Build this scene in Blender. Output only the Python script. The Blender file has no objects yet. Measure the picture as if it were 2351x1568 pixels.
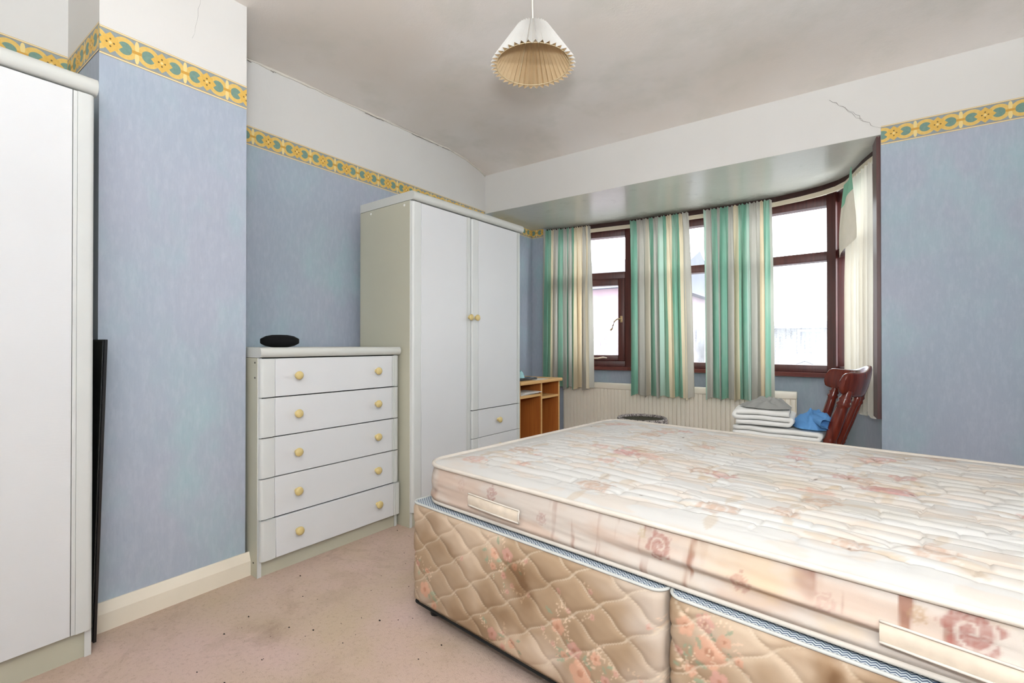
import bpy, bmesh, math, random
import numpy as np
from mathutils import Vector, Matrix

random.seed(7)
PI = math.pi
scene = bpy.context.scene
COL = scene.collection

# ------------------------------------------------------------------ camera, sky, lights, exposure
cam_d = bpy.data.cameras.new('camera')
cam_d.sensor_fit = 'HORIZONTAL'
cam_d.sensor_width = 36.0
cam_d.lens = 1098.0 / 2351.0 * 36.0
cam_d.clip_start = 0.02
cam_d.clip_end = 400
cam = bpy.data.objects.new('camera', cam_d)
COL.objects.link(cam)
cam.location = (0, 0, 1.0)
cam.rotation_euler = (math.radians(90.31), 0, math.radians(35.2))
scene.camera = cam

world = bpy.data.worlds.new('overcast_sky')
scene.world = world
world.use_nodes = True
wbg = world.node_tree.nodes['Background']
wbg.inputs['Color'].default_value = (0.90, 0.96, 1.0, 1)
wbg.inputs['Strength'].default_value = 4.4


def area_light(name, loc, target, sx, sy, power, color=(1, 1, 1), portal=False):
    d = bpy.data.lights.new(name, 'AREA')
    d.shape = 'RECTANGLE'
    d.size = sx
    d.size_y = sy
    d.energy = power
    d.color = color
    o = bpy.data.objects.new(name, d)
    COL.objects.link(o)
    o.location = loc
    o.rotation_euler = (Vector(target) - Vector(loc)).to_track_quat('-Z', 'Y').to_euler()
    if portal:
        d.cycles.is_portal = True
    return o


area_light('daylight_portal_front', (-1.25, 4.30, 1.42), (-1.25, 0, 1.42), 2.5, 1.4, 1, portal=True)
area_light('daylight_portal_side', (0.28, 3.80, 1.42), (-2, 2.85, 1.42), 1.0, 1.4, 1, portal=True)
# the photographer's flash: a small head just above the camera
area_light('camera_flash', (0.0, 0.0, 1.27), (-0.30, 2.2, 2.40), 0.15, 0.12, 14, (0.91, 0.965, 1.0))
# second head bounced off the ceiling and wall behind the camera
area_light('bounced_flash', (0.72, -0.50, 1.40), (0.72, -0.57, 2.46), 0.45, 0.45, 57, (0.90, 0.96, 1.0))

vs = scene.view_settings
vs.view_transform = 'Standard'
vs.look = 'None'
vs.gamma = 1.0
vs.use_curve_mapping = False
vs.exposure = 0.97
scene.render.film_transparent = False


# ------------------------------------------------------------------ material helpers
def S(r, g, b):
    def f(c):
        c /= 255.0
        return c / 12.92 if c <= 0.04045 else ((c + 0.055) / 1.055) ** 2.4
    return (f(r), f(g), f(b), 1.0)


class NT:
    def __init__(s, name):
        s.mat = bpy.data.materials.new(name)
        s.mat.use_nodes = True
        s.nt = s.mat.node_tree
        s.nt.nodes.clear()
        s.out = s.nt.nodes.new('ShaderNodeOutputMaterial')

    def n(s, t, **kw):
        nd = s.nt.nodes.new(t)
        for k, v in kw.items():
            setattr(nd, k, v)
        return nd

    def put(s, sock, v):
        if hasattr(v, 'links'):
            s.nt.links.new(v, sock)
        else:
            if hasattr(sock.default_value, '__len__') and not hasattr(v, '__len__'):
                v = [v] * len(sock.default_value)
            sock.default_value = v

    def m(s, op, a, b=None, c=None):
        nd = s.n('ShaderNodeMath', operation=op)
        s.put(nd.inputs[0], a)
        if b is not None:
            s.put(nd.inputs[1], b)
        if c is not None:
            s.put(nd.inputs[2], c)
        return nd.outputs[0]

    def mix(s, f, a, b, blend='MIX'):
        nd = s.n('ShaderNodeMix', data_type='RGBA', blend_type=blend)
        s.put(nd.inputs[0], f)
        s.put(nd.inputs[6], a)
        s.put(nd.inputs[7], b)
        return nd.outputs[2]

    def obj(s):
        return s.n('ShaderNodeTexCoord').outputs['Object']

    def pos(s):
        return s.n('ShaderNodeNewGeometry').outputs['Position']

    def uv(s):
        return s.n('ShaderNodeUVMap').outputs['UV']

    def sep(s, v):
        nd = s.n('ShaderNodeSeparateXYZ')
        s.put(nd.inputs[0], v)
        return nd.outputs

    def comb(s, x, y, z=0.0):
        nd = s.n('ShaderNodeCombineXYZ')
        for i, q in enumerate((x, y, z)):
            s.put(nd.inputs[i], q)
        return nd.outputs[0]

    def scl(s, v, k):
        nd = s.n('ShaderNodeVectorMath', operation='MULTIPLY')
        s.put(nd.inputs[0], v)
        nd.inputs[1].default_value = k if hasattr(k, '__len__') else (k, k, k)
        return nd.outputs[0]

    def noise(s, v, scale, detail=3.0, rough=0.5, dist=0.0):
        nd = s.n('ShaderNodeTexNoise')
        s.put(nd.inputs['Vector'], v)
        nd.inputs['Scale'].default_value = scale
        nd.inputs['Detail'].default_value = detail
        nd.inputs['Roughness'].default_value = rough
        nd.inputs['Distortion'].default_value = dist
        return nd.outputs['Fac']

    def voro(s, v, scale, feature='F1', out='Distance'):
        nd = s.n('ShaderNodeTexVoronoi', feature=feature)
        s.put(nd.inputs['Vector'], v)
        nd.inputs['Scale'].default_value = scale
        return nd.outputs[out]

    def ramp(s, f, stops, interp='LINEAR'):
        nd = s.n('ShaderNodeValToRGB')
        nd.color_ramp.interpolation = interp
        el = nd.color_ramp.elements
        while len(el) > 1:
            el.remove(el[0])
        for i, (p, c) in enumerate(stops):
            e = el[0] if i == 0 else el.new(p)
            e.position = p
            e.color = c if len(c) == 4 else (*c, 1)
        s.put(nd.inputs[0], f)
        return nd.outputs[0]

    def step(s, f, lo, hi):
        nd = s.n('ShaderNodeMapRange', clamp=True)
        s.put(nd.inputs[0], f)
        nd.inputs[1].default_value = lo
        nd.inputs[2].default_value = hi
        return nd.outputs[0]

    def bump(s, h, strength=0.3, dist=0.01):
        nd = s.n('ShaderNodeBump')
        nd.inputs['Strength'].default_value = strength
        nd.inputs['Distance'].default_value = dist
        s.put(nd.inputs['Height'], h)
        return nd.outputs[0]

    def bsdf(s, color, rough=0.6, bump=None, spec=0.4, metal=0.0, **kw):
        b = s.n('ShaderNodeBsdfPrincipled')
        s.put(b.inputs['Base Color'], color)
        s.put(b.inputs['Roughness'], rough)
        b.inputs['Specular IOR Level'].default_value = spec
        b.inputs['Metallic'].default_value = metal
        for k, v in kw.items():
            s.put(b.inputs[k], v)
        if bump is not None:
            s.nt.links.new(bump, b.inputs['Normal'])
        return b.outputs[0]

    def done(s, sh):
        s.nt.links.new(sh, s.out.inputs['Surface'])
        return s.mat


def plain(name, c, rough=0.5, spec=0.4, metal=0.0, var=0.05, scale=8.0, bump=0.0, bscale=200.0):
    t = NT(name)
    o = t.obj()
    f = t.noise(o, scale, 4)
    dark = tuple(x * (1 - var * 2) for x in c[:3]) + (1,)
    col = t.mix(f, dark, tuple(min(1, x * (1 + var)) for x in c[:3]) + (1,))
    bp = t.bump(t.noise(o, bscale, 2), bump, 0.002) if bump else None
    return t.done(t.bsdf(col, rough, bp, spec, metal))


M = {}

# blue rag-rolled wallpaper below the border, off-white paint above it
def wall_material(name, z_split):
    t = NT(name)
    p = t.pos()
    st = t.scl(p, (1, 1, 0.35))
    big = t.noise(p, 1.7, 2, 0.5)
    mid = t.noise(t.scl(p, (1, 1, 0.6)), 4.2, 3, 0.55)
    fine = t.noise(st, 55, 4, 0.65)
    fib = t.noise(t.scl(p, (1, 1, 0.12)), 190, 3, 0.6)
    c = t.mix(t.step(big, 0.38, 0.62), S(165, 175, 188), S(172, 177, 191))
    c = t.mix(t.step(mid, 0.48, 0.70), c, S(165, 185, 193))
    c = t.mix(t.m('MULTIPLY', t.step(fine, 0.45, 0.75), 0.28), c, S(198, 205, 213))
    c = t.mix(t.m('MULTIPLY', t.step(fib, 0.5, 0.8), 0.20), c, S(140, 153, 172))
    paint_n = t.noise(p, 2.2, 4, 0.6)
    paint = t.mix(paint_n, S(216, 212, 206), S(223, 220, 216))
    z = t.sep(p)[2]
    k = t.m('GREATER_THAN', z, z_split)
    c = t.mix(k, c, paint)
    wr = t.noise(t.scl(p, (1, 1, 0.7)), 9, 4, 0.6, 0.8)
    h = t.m('ADD', t.m('MULTIPLY', wr, 0.5), t.m('MULTIPLY', fib, 0.10))
    return t.done(t.bsdf(c, t.m('ADD', 0.62, t.m('MULTIPLY', k, 0.2)), t.bump(h, 0.22, 0.01), 0.3))


M['wall_left'] = wall_material('blue_wallpaper_left', 2.12)
M['beam'] = wall_material('white_painted_beam', -10.0)
M['wall_front'] = wall_material('blue_wallpaper_front', 2.147)


def mk_ceiling():
    t = NT('stained_ceiling_paint')
    p = t.pos()
    a = t.noise(p, 1.1, 3, 0.5, 0.4)
    b = t.noise(p, 3.1, 4, 0.6)
    c = t.mix(t.step(a, 0.35, 0.68), S(236, 229, 223), S(228, 217, 206))
    c = t.mix(t.m('MULTIPLY', t.step(b, 0.5, 0.75), 0.5), c, S(208, 204, 192))
    x, y, z = t.sep(p)
    h = t.m('ADD', t.noise(p, 130, 3, 0.6), t.m('MULTIPLY', t.noise(p, 38, 3, 0.6), 0.8))
    return t.done(t.bsdf(c, 0.75, t.bump(h, 0.16, 0.004), 0.25))


M['ceiling'] = mk_ceiling()


def mk_soffit():
    t = NT('gloss_paint_soffit')
    p = t.pos()
    a = t.noise(p, 2.2, 4, 0.6)
    mould = t.step(t.noise(p, 5.5, 5, 0.7), 0.60, 0.80)
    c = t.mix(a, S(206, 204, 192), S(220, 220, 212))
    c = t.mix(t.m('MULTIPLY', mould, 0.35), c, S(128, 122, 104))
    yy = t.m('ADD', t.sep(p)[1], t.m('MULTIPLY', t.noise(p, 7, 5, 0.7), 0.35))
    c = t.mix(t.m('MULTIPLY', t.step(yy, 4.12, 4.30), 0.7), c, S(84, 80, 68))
    h = t.m('ADD', t.noise(p, 60, 4, 0.7), t.m('MULTIPLY', t.noise(p, 9, 2), 1.5))
    return t.done(t.bsdf(c, 0.22, t.bump(h, 0.22, 0.004), 0.6))


M['soffit'] = mk_soffit()


def mk_border():
    t = NT('wallpaper_border_print')
    x, y, z = t.sep(t.uv())
    p, h = 0.173, 0.10
    fr = t.m('FRACT', t.m('DIVIDE', x, p))
    xx = t.m('MULTIPLY', t.m('SUBTRACT', fr, 0.5), p / h)
    ax = t.m('ABSOLUTE', xx)
    yy = t.m('SUBTRACT', t.m('DIVIDE', y, h), 0.5)
    ay = t.m('ABSOLUTE', yy)
    rx = t.m('SUBTRACT', ax, 0.47)

    def ell(ux, uy, a, b):
        return t.m('ADD', t.m('POWER', t.m('ABSOLUTE', t.m('DIVIDE', ux, a)), 2.0),
                   t.m('POWER', t.m('ABSOLUTE', t.m('DIVIDE', uy, b)), 2.0))
    ring = ell(rx, yy, 0.40, 0.385)
    inner = ell(rx, yy, 0.235, 0.225)
    nz = t.noise(t.scl(t.comb(x, y), (1, 1, 1)), 90, 3, 0.6)
    col = t.mix(nz, S(128, 138, 140), S(160, 168, 168))
    # petals of the fleuron between two rings
    dx = t.m('SUBTRACT', ax, 0.865)
    petal = t.m('LESS_THAN', ell(dx, t.m('SUBTRACT', ay, 0.21), 0.075, 0.205), 1.0)
    gold = t.mix(nz, S(214, 170, 84), S(232, 200, 122))
    gold2 = t.mix(nz, S(212, 164, 74), S(230, 190, 100))
    pale = S(232, 208, 142)
    col = t.mix(t.m('LESS_THAN', ring, 1.0), col, gold)
    col = t.mix(t.m('LESS_THAN', inner, 1.0), col, t.mix(nz, S(98, 132, 120), S(136, 162, 148)))
    col = t.mix(petal, col, pale)
    bar = t.m('MULTIPLY', t.m('LESS_THAN', t.m('ABSOLUTE', dx), 0.17), t.m('LESS_THAN', ay, 0.055))
    col = t.mix(bar, col, S(206, 156, 70))
    star = t.m('MINIMUM', t.m('ADD', t.m('MULTIPLY', ax, 0.95), t.m('MULTIPLY', ay, 1.0)),
               t.m('ADD', t.m('MULTIPLY', t.m('MAXIMUM', ax, ay), 1.55), 0.0))
    col = t.mix(t.m('LESS_THAN', star, 0.375), col, gold2)
    d1 = t.m('LESS_THAN', ell(t.m('SUBTRACT', ax, 0.115), yy, 0.034, 0.034), 1.0)
    d2 = t.m('LESS_THAN', ell(ax, t.m('SUBTRACT', ay, 0.13), 0.034, 0.034), 1.0)
    col = t.mix(t.m('MAXIMUM', d1, d2), col, S(120, 100, 58))
    dot = t.m('LESS_THAN', ell(ax, ay, 0.05, 0.05), 1.0)
    col = t.mix(dot, col, pale)
    col = t.mix(t.m('GREATER_THAN', ay, 0.425), col, S(190, 150, 96))
    col = t.mix(t.m('GREATER_THAN', ay, 0.445), col, S(232, 214, 168))
    col = t.mix(t.m('GREATER_THAN', ay, 0.488), col, S(196, 160, 108))
    return t.done(t.bsdf(col, 0.6, None, 0.3))


M['border'] = mk_border()


def mk_carpet():
    t = NT('worn_pink_beige_carpet')
    p = t.pos()
    a = t.noise(p, 1.6, 4, 0.6, 0.6)
    b = t.noise(p, 5.0, 4, 0.65)
    f = t.noise(p, 320, 3, 0.7)
    c = t.mix(t.step(a, 0.36, 0.66), S(210, 182, 171), S(200, 178, 152))
    c = t.mix(t.m('MULTIPLY', t.step(b, 0.52, 0.78), 0.65), c, S(168, 146, 122))
    c = t.mix(t.m('MULTIPLY', t.step(f, 0.35, 0.75), 0.40), c, S(222, 202, 190))
    g = t.noise(p, 70, 4, 0.75)
    c = t.mix(t.m('MULTIPLY', t.step(g, 0.52, 0.78), 0.55), c, S(150, 122, 104))
    st = t.step(t.noise(p, 2.4, 5, 0.7, 1.0), 0.58, 0.76)
    c = t.mix(t.m('MULTIPLY', st, 0.45), c, S(132, 110, 88))
    h = t.m('ADD', f, t.m('MULTIPLY', t.noise(p, 90, 3), 0.6))
    return t.done(t.bsdf(c, 0.95, t.bump(h, 0.6, 0.006), 0.1))


M['carpet'] = mk_carpet()


def mk_panel():
    t = NT('white_embossed_laminate')
    o = t.obj()
    d = t.n('ShaderNodeMapping')
    t.put(d.inputs['Vector'], o)
    d.inputs['Rotation'].default_value = (math.radians(35), 0, 0)
    d.inputs['Scale'].default_value = (40, 40, 260)
    h = t.noise(d.outputs[0], 1.0, 3, 0.6)
    c = t.mix(t.noise(o, 3, 3), S(211, 211, 212), S(218, 218, 218))
    return t.done(t.bsdf(c, 0.42, t.bump(h, 0.10, 0.002), 0.4))


M['panel'] = mk_panel()
M['trim_grey'] = plain('pale_grey_moulding', S(208, 209, 206), 0.38, 0.45, var=0.02)
M['carcass'] = plain('grey_green_carcass', S(190, 187, 168), 0.42, 0.4, var=0.03, scale=3)
M['cornice'] = plain('pale_grey_cornice', S(202, 202, 196), 0.4, 0.4, var=0.02)
M['knob'] = plain('beige_lacquered_knob', S(212, 190, 130), 0.28, 0.5, var=0.06, scale=40)
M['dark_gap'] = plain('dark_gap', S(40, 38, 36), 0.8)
M['white_cap'] = plain('white_plastic', S(235, 235, 230), 0.4)
M['skirting'] = plain('cream_gloss_skirting', S(232, 222, 204), 0.32, 0.5, var=0.04, scale=5)
M['plaster_edge'] = plain('flaking_paint_edge', S(226, 218, 206), 0.7, var=0.06, scale=30)
M['crack'] = plain('plaster_crack', S(92, 84, 76), 0.9)
M['black'] = plain('black_plastic', S(18, 18, 19), 0.35, 0.5)
M['black_face'] = plain('dark_screen', S(42, 44, 44), 0.22, 0.5, var=0.1, scale=4)
M['black_matt'] = plain('black_fabric_mesh', S(16, 16, 17), 0.85, 0.2)
M['brass'] = plain('aged_brass', S(176, 150, 112), 0.35, 0.5, 0.7, var=0.1, scale=40)
M['stay'] = plain('pale_window_stay', S(226, 206, 186), 0.35, 0.5, 0.2)
M['radiator'] = plain('cream_radiator_paint', S(238, 230, 214), 0.38, 0.45, var=0.03, scale=5)
M['track'] = plain('cream_curtain_track', S(222, 208, 184), 0.5, var=0.06, scale=12)
M['pipe'] = plain('painted_pipe', S(214, 204, 188), 0.4)
M['wire'] = plain('ivory_wire', S(214, 196, 158), 0.5)
M['cord'] = plain('white_flex', S(226, 218, 204), 0.5)
M['plastic_cream'] = plain('cream_plastic', S(222, 212, 196), 0.45)


def mk_wood(name, a, b, rough, scale=(3, 3, 40), axis=2):
    t = NT(name)
    o = t.obj()
    sc = [60, 60, 60]
    sc[axis] = 3
    g = t.noise(t.scl(o, sc), 1.0, 5, 0.6, 0.4)
    c = t.mix(t.step(g, 0.3, 0.72), a, b)
    return t.done(t.bsdf(c, rough, t.bump(g, 0.06, 0.002), 0.5))


M['mahogany_frame'] = mk_wood('dark_mahogany_stain', S(66, 30, 27), S(92, 44, 38), 0.42)
M['sill'] = mk_wood('mahogany_sill', S(84, 36, 32), S(112, 54, 46), 0.3, axis=0)
M['fascia'] = mk_wood('dark_fascia_wood', S(48, 26, 22), S(72, 40, 34), 0.6, axis=0)
M['chair_wood'] = mk_wood('polished_mahogany_chair', S(78, 26, 18), S(116, 44, 28), 0.2)
M['beech'] = mk_wood('beech_effect_edge', S(206, 158, 96), S(222, 178, 118), 0.45, axis=1)
M['beech_dark'] = mk_wood('orange_wood_effect_panel', S(158, 88, 36), S(182, 108, 50), 0.45, axis=2)


def mk_glass(wet):
    t = NT('wet_window_glass' if wet else 'window_glass')
    tr = t.n('ShaderNodeBsdfTransparent')
    tr.inputs[0].default_value = (0.97, 0.98, 0.98, 1)
    gl = t.n('ShaderNodeBsdfGlossy')
    gl.inputs['Roughness'].default_value = 0.03
    lw = t.n('ShaderNodeLayerWeight')
    lw.inputs[0].default_value = 0.12
    mx = t.n('ShaderNodeMixShader')
    t.put(mx.inputs[0], t.m('MULTIPLY', lw.outputs['Fresnel'], 0.6))
    t.nt.links.new(tr.outputs[0], mx.inputs[1])
    t.nt.links.new(gl.outputs[0], mx.inputs[2])
    if not wet:
        return t.done(mx.outputs[0])
    p = t.pos()
    z = t.sep(p)[2]
    streak = t.noise(t.scl(p, (1, 1, 0.06)), 60, 3, 0.6)
    drops = t.voro(t.scl(p, (1, 1, 0.6)), 160)
    big = t.noise(p, 4.5, 3)
    k = t.m('MULTIPLY', t.step(streak, 0.42, 0.66), t.step(drops, 0.25, 0.6))
    k = t.m('MULTIPLY', k, t.step(big, 0.25, 0.5))
    k = t.m('MULTIPLY', k, t.step(t.m('MULTIPLY', z, -1), -1.42, -1.0))
    tl = t.n('ShaderNodeBsdfTransparent')
    tl.inputs[0].default_value = (0.42, 0.42, 0.46, 1)
    m2 = t.n('ShaderNodeMixShader')
    t.put(m2.inputs[0], t.m('MULTIPLY', k, 0.9))
    t.nt.links.new(mx.outputs[0], m2.inputs[1])
    t.nt.links.new(tl.outputs[0], m2.inputs[2])
    # breath-like mist on the lower panes
    fog = t.n('ShaderNodeBsdfTranslucent')
    fog.inputs[0].default_value = (0.85, 0.85, 0.87, 1)
    kf = t.m('MULTIPLY', t.step(t.noise(p, 3.0, 4, 0.6), 0.2, 0.7), t.step(t.m('MULTIPLY', z, -1), -1.55, -1.1))
    m3 = t.n('ShaderNodeMixShader')
    t.put(m3.inputs[0], t.m('MULTIPLY', kf, 0.22))
    t.nt.links.new(m2.outputs[0], m3.inputs[1])
    t.nt.links.new(fog.outputs[0], m3.inputs[2])
    return t.done(m3.outputs[0])


M['glass'] = mk_glass(False)
M['glass_wet'] = mk_glass(True)


def mk_cloth(name, color_fn, trans=0.35, bscale=900):
    t = NT(name)
    c = color_fn(t)
    d = t.n('ShaderNodeBsdfDiffuse')
    t.put(d.inputs[0], c)
    l = t.n('ShaderNodeBsdfTranslucent')
    t.put(l.inputs[0], c)
    mx = t.n('ShaderNodeMixShader')
    mx.inputs[0].default_value = trans
    t.nt.links.new(d.outputs[0], mx.inputs[1])
    t.nt.links.new(l.outputs[0], mx.inputs[2])
    return t.done(mx.outputs[0])


GRN, MNT, GRY, CRM, BGE = S(132, 178, 156), S(186, 212, 196), S(190, 186, 176), S(230, 214, 184), S(206, 196, 178)


def stripes(stops):
    def fn(t):
        u = t.sep(t.uv())[0]
        n = t.noise(t.scl(t.uv(), (60, 2, 1)), 1.0, 3)
        u2 = t.m('ADD', u, t.m('MULTIPLY', t.m('SUBTRACT', n, 0.5), 0.012))
        c = t.ramp(u2, stops, 'CONSTANT')
        v = t.noise(t.scl(t.uv(), (9, 3, 1)), 1.0, 3)
        return t.mix(t.m('MULTIPLY', t.step(v, 0.45, 0.75), 0.35), c, S(214, 210, 198))
    return fn


CURT = [
    [(0, GRY), (.05, GRN), (.17, CRM), (.22, GRY), (.33, GRN), (.43, GRY), (.50, GRN), (.55, GRY), (.60, GRN), (.66, CRM), (.83, GRY), (.90, CRM), (.95, GRY)],
    [(0, GRN), (.11, GRY), (.28, BGE), (.33, GRN), (.41, GRY), (.50, MNT), (.57, GRN), (.63, CRM), (.73, GRN), (.84, CRM), (.90, GRY)],
    [(0, MNT), (.04, GRY), (.12, GRN), (.20, GRY), (.26, GRN), (.38, GRY), (.45, CRM), (.52, GRN), (.64, MNT), (.69, GRY), (.84, CRM), (.88, GRN), (.97, GRY)],
]
for i, st in enumerate(CURT):
    M['curtain%d' % i] = mk_cloth('striped_curtain_cloth_%d' % i, stripes(st), 0.26)
M['lining'] = mk_cloth('pale_curtain_lining', lambda t: t.mix(t.noise(t.uv(), 6, 3), S(214, 208, 194), S(232, 226, 214)), 0.3)
M['curtain_green'] = mk_cloth('green_curtain_cloth', lambda t: t.mix(t.noise(t.uv(), 8, 3), GRN, S(150, 204, 178)), 0.3)


def mk_shade():
    t = NT('pleated_cream_shade_fabric')
    o = t.obj()
    st = t.noise(o, 14, 4, 0.6)
    geo = t.n('ShaderNodeNewGeometry')
    outer = t.mix(st, S(202, 200, 196), S(216, 215, 211))
    inner = t.mix(st, S(198, 168, 128), S(218, 194, 158))
    c = t.mix(geo.outputs['Backfacing'], outer, inner)
    d = t.n('ShaderNodeBsdfDiffuse')
    t.put(d.inputs[0], c)
    l = t.n('ShaderNodeBsdfTranslucent')
    t.put(l.inputs[0], t.mix(0.5, c, S(214, 186, 140)))
    mx = t.n('ShaderNodeMixShader')
    mx.inputs[0].default_value = 0.22
    t.nt.links.new(d.outputs[0], mx.inputs[1])
    t.nt.links.new(l.outputs[0], mx.inputs[2])
    return t.done(mx.outputs[0])


M['shade'] = mk_shade()


def mk_print(name, rough=0.85, fine=700, bump=0.15):
    t = NT(name)
    a = t.n('ShaderNodeVertexColor', layer_name='print')
    o = t.obj()
    f = t.noise(o, fine, 2)
    c = t.mix(t.m('MULTIPLY', f, 0.22), a.outputs['Color'], S(236, 226, 212), 'MULTIPLY')
    return t.done(t.bsdf(c, rough, t.bump(f, bump, 0.001), 0.15))


M['mattress'] = mk_print('floral_mattress_ticking')
M['divan'] = mk_print('quilted_floral_divan_fabric', 0.55, 500, 0.1)
M['piping'] = plain('cream_piping', S(212, 203, 192), 0.8, 0.1, var=0.12, scale=12)
M['piping_white'] = plain('pale_blue_white_piping', S(196, 197, 193), 0.8, 0.1, var=0.08, scale=30)
M['handle_tape'] = plain('cream_handle_tape', S(222, 208, 190), 0.8, 0.1, var=0.14, scale=30)


def mk_weave():
    t = NT('blue_woven_divan_top')
    x, y, z = t.sep(t.obj())
    a = t.m('FRACT', t.m('MULTIPLY', x, 70))
    zig = t.m('ABSOLUTE', t.m('SUBTRACT', a, 0.5))
    b = t.m('FRACT', t.m('ADD', t.m('MULTIPLY', y, 110), t.m('MULTIPLY', zig, 1.6)))
    k = t.m('GREATER_THAN', b, 0.5)
    c = t.mix(k, S(92, 106, 126), S(206, 212, 214))
    return t.done(t.bsdf(c, 0.85, t.bump(b, 0.2, 0.001), 0.1))


M['weave'] = mk_weave()


def mk_basket():
    t = NT('speckled_woven_basket')
    o = t.obj()
    v = t.voro(t.scl(o, (1, 1, 1.6)), 75)
    c = t.mix(t.step(v, 0.3, 0.6), S(92, 82, 84), S(182, 172, 166))
    return t.done(t.bsdf(c, 0.7, t.bump(v, 0.6, 0.006), 0.3))


M['basket'] = mk_basket()
M['basket_lining'] = plain('dark_basket_inside', S(78, 74, 62), 0.9, 0.1, var=0.2, scale=60)


def mk_terry(name, c1, c2):
    t = NT(name)
    o = t.obj()
    f = t.noise(o, 420, 3, 0.7)
    w = t.noise(o, 16, 3)
    c = t.mix(w, c1, c2)
    return t.done(t.bsdf(c, 0.95, t.bump(t.m('ADD', f, t.m('MULTIPLY', w, 2)), 0.35, 0.004), 0.1))


M['towel'] = mk_terry('white_towelling', S(226, 224, 218), S(238, 236, 232))
M['grey_cloth'] = mk_terry('grey_marl_jersey', S(146, 146, 142), S(166, 166, 162))
M['blue_cloth'] = mk_terry('blue_jersey', S(84, 136, 190), S(110, 160, 212))
M['teal_cloth'] = mk_terry('pale_teal_cloth', S(150, 200, 204), S(178, 216, 218))
M['paper'] = plain('white_paper', S(226, 222, 216), 0.7)
M['brick'] = plain('render_wall', S(124, 123, 122), 0.9, 0.1)
M['roof_tile'] = plain('slate_roof', S(100, 101, 110), 0.8, 0.2, var=0.1, scale=2)
M['red_brick'] = plain('red_brick_wall', S(134, 112, 120), 0.9, 0.1)
M['far_glass'] = plain('far_window_glass', S(84, 88, 98), 0.3)
M['far_frame'] = plain('far_white_frame', S(190, 190, 190), 0.6)
M['tarmac'] = plain('pale_street', S(178, 178, 180), 0.9, 0.1)
M['leaf'] = plain('tree_foliage', S(150, 166, 140), 0.9, 0.1)
M['outer_wall'] = plain('outer_wall', S(190, 180, 170), 0.9)


# ------------------------------------------------------------------ mesh helpers
def link(name, verts, faces, mat=None, parent=None, smooth=False, uvs=None):
    me = bpy.data.meshes.new(name)
    me.from_pydata([tuple(map(float, v)) for v in verts], [], [tuple(map(int, f)) for f in faces])
    if uvs is not None:
        ul = me.uv_layers.new(name='UVMap')
        vi = np.zeros(len(me.loops), dtype=np.int32)
        me.loops.foreach_get('vertex_index', vi)
        ul.data.foreach_set('uv', np.asarray(uvs, dtype=np.float32)[vi].ravel())
    if smooth:
        me.polygons.foreach_set('use_smooth', [True] * len(me.polygons))
    me.update()
    return mobj(name, me, mat, parent)


def mobj(name, me, mat=None, parent=None):
    o = bpy.data.objects.new(name, me)
    COL.objects.link(o)
    if mat is not None:
        me.materials.append(M[mat] if isinstance(mat, str) else mat)
    if parent is not None:
        o.parent = parent
    return o


def bm_obj(name, bm, mat=None, parent=None, smooth=False, angle=None):
    me = bpy.data.meshes.new(name)
    bmesh.ops.recalc_face_normals(bm, faces=bm.faces)
    bm.to_mesh(me)
    bm.free()
    if smooth:
        me.polygons.foreach_set('use_smooth', [True] * len(me.polygons))
        if angle is not None:
            me.set_sharp_from_angle(angle=math.radians(angle))
    return mobj(name, me, mat, parent)


def bm_box(bm, lo, hi, mtx=None):
    lo, hi = Vector(lo), Vector(hi)
    r = bmesh.ops.create_cube(bm, size=1.0)
    for v in r['verts']:
        v.co = Vector((lo[i] + (v.co[i] + 0.5) * (hi[i] - lo[i]) for i in range(3)))
        if mtx is not None:
            v.co = mtx @ v.co
    return r['verts']


def box(name, lo, hi, mat, parent=None, bevel=0.0, seg=2, mtx=None):
    bm = bmesh.new()
    bm_box(bm, lo, hi)
    if bevel:
        bmesh.ops.bevel(bm, geom=bm.edges[:], offset=bevel, segments=seg, profile=0.5, affect='EDGES')
    if mtx is not None:
        bmesh.ops.transform(bm, matrix=mtx, verts=bm.verts)
    return bm_obj(name, bm, mat, parent, smooth=bool(bevel), angle=40)


def grid_faces(nr, nc, closed=False):
    f = []
    for r in range(nr - 1):
        for c in range(nc - (0 if closed else 1)):
            a, b = r * nc + c, r * nc + (c + 1) % nc
            f.append((a, b, b + nc, a + nc))
    return f


def lathe(name, prof, mat, parent=None, n=28, axis='Z', loc=(0, 0, 0)):
    vs_, fs = [], []
    for (r, z) in prof:
        for k in range(n):
            a = 2 * PI * k / n
            p = (r * math.cos(a), r * math.sin(a), z)
            if axis == 'X':
                p = (z, p[0], p[1])
            vs_.append((p[0] + loc[0], p[1] + loc[1], p[2] + loc[2]))
    fs = grid_faces(len(prof), n, True)
    if prof[0][0] > 1e-5:
        fs.append(tuple(range(n))[::-1])
    if prof[-1][0] > 1e-5:
        b = (len(prof) - 1) * n
        fs.append(tuple(range(b, b + n)))
    o = link(name, vs_, fs, mat, parent, smooth=True)
    o.data.set_sharp_from_angle(angle=math.radians(45))
    return o


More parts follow.
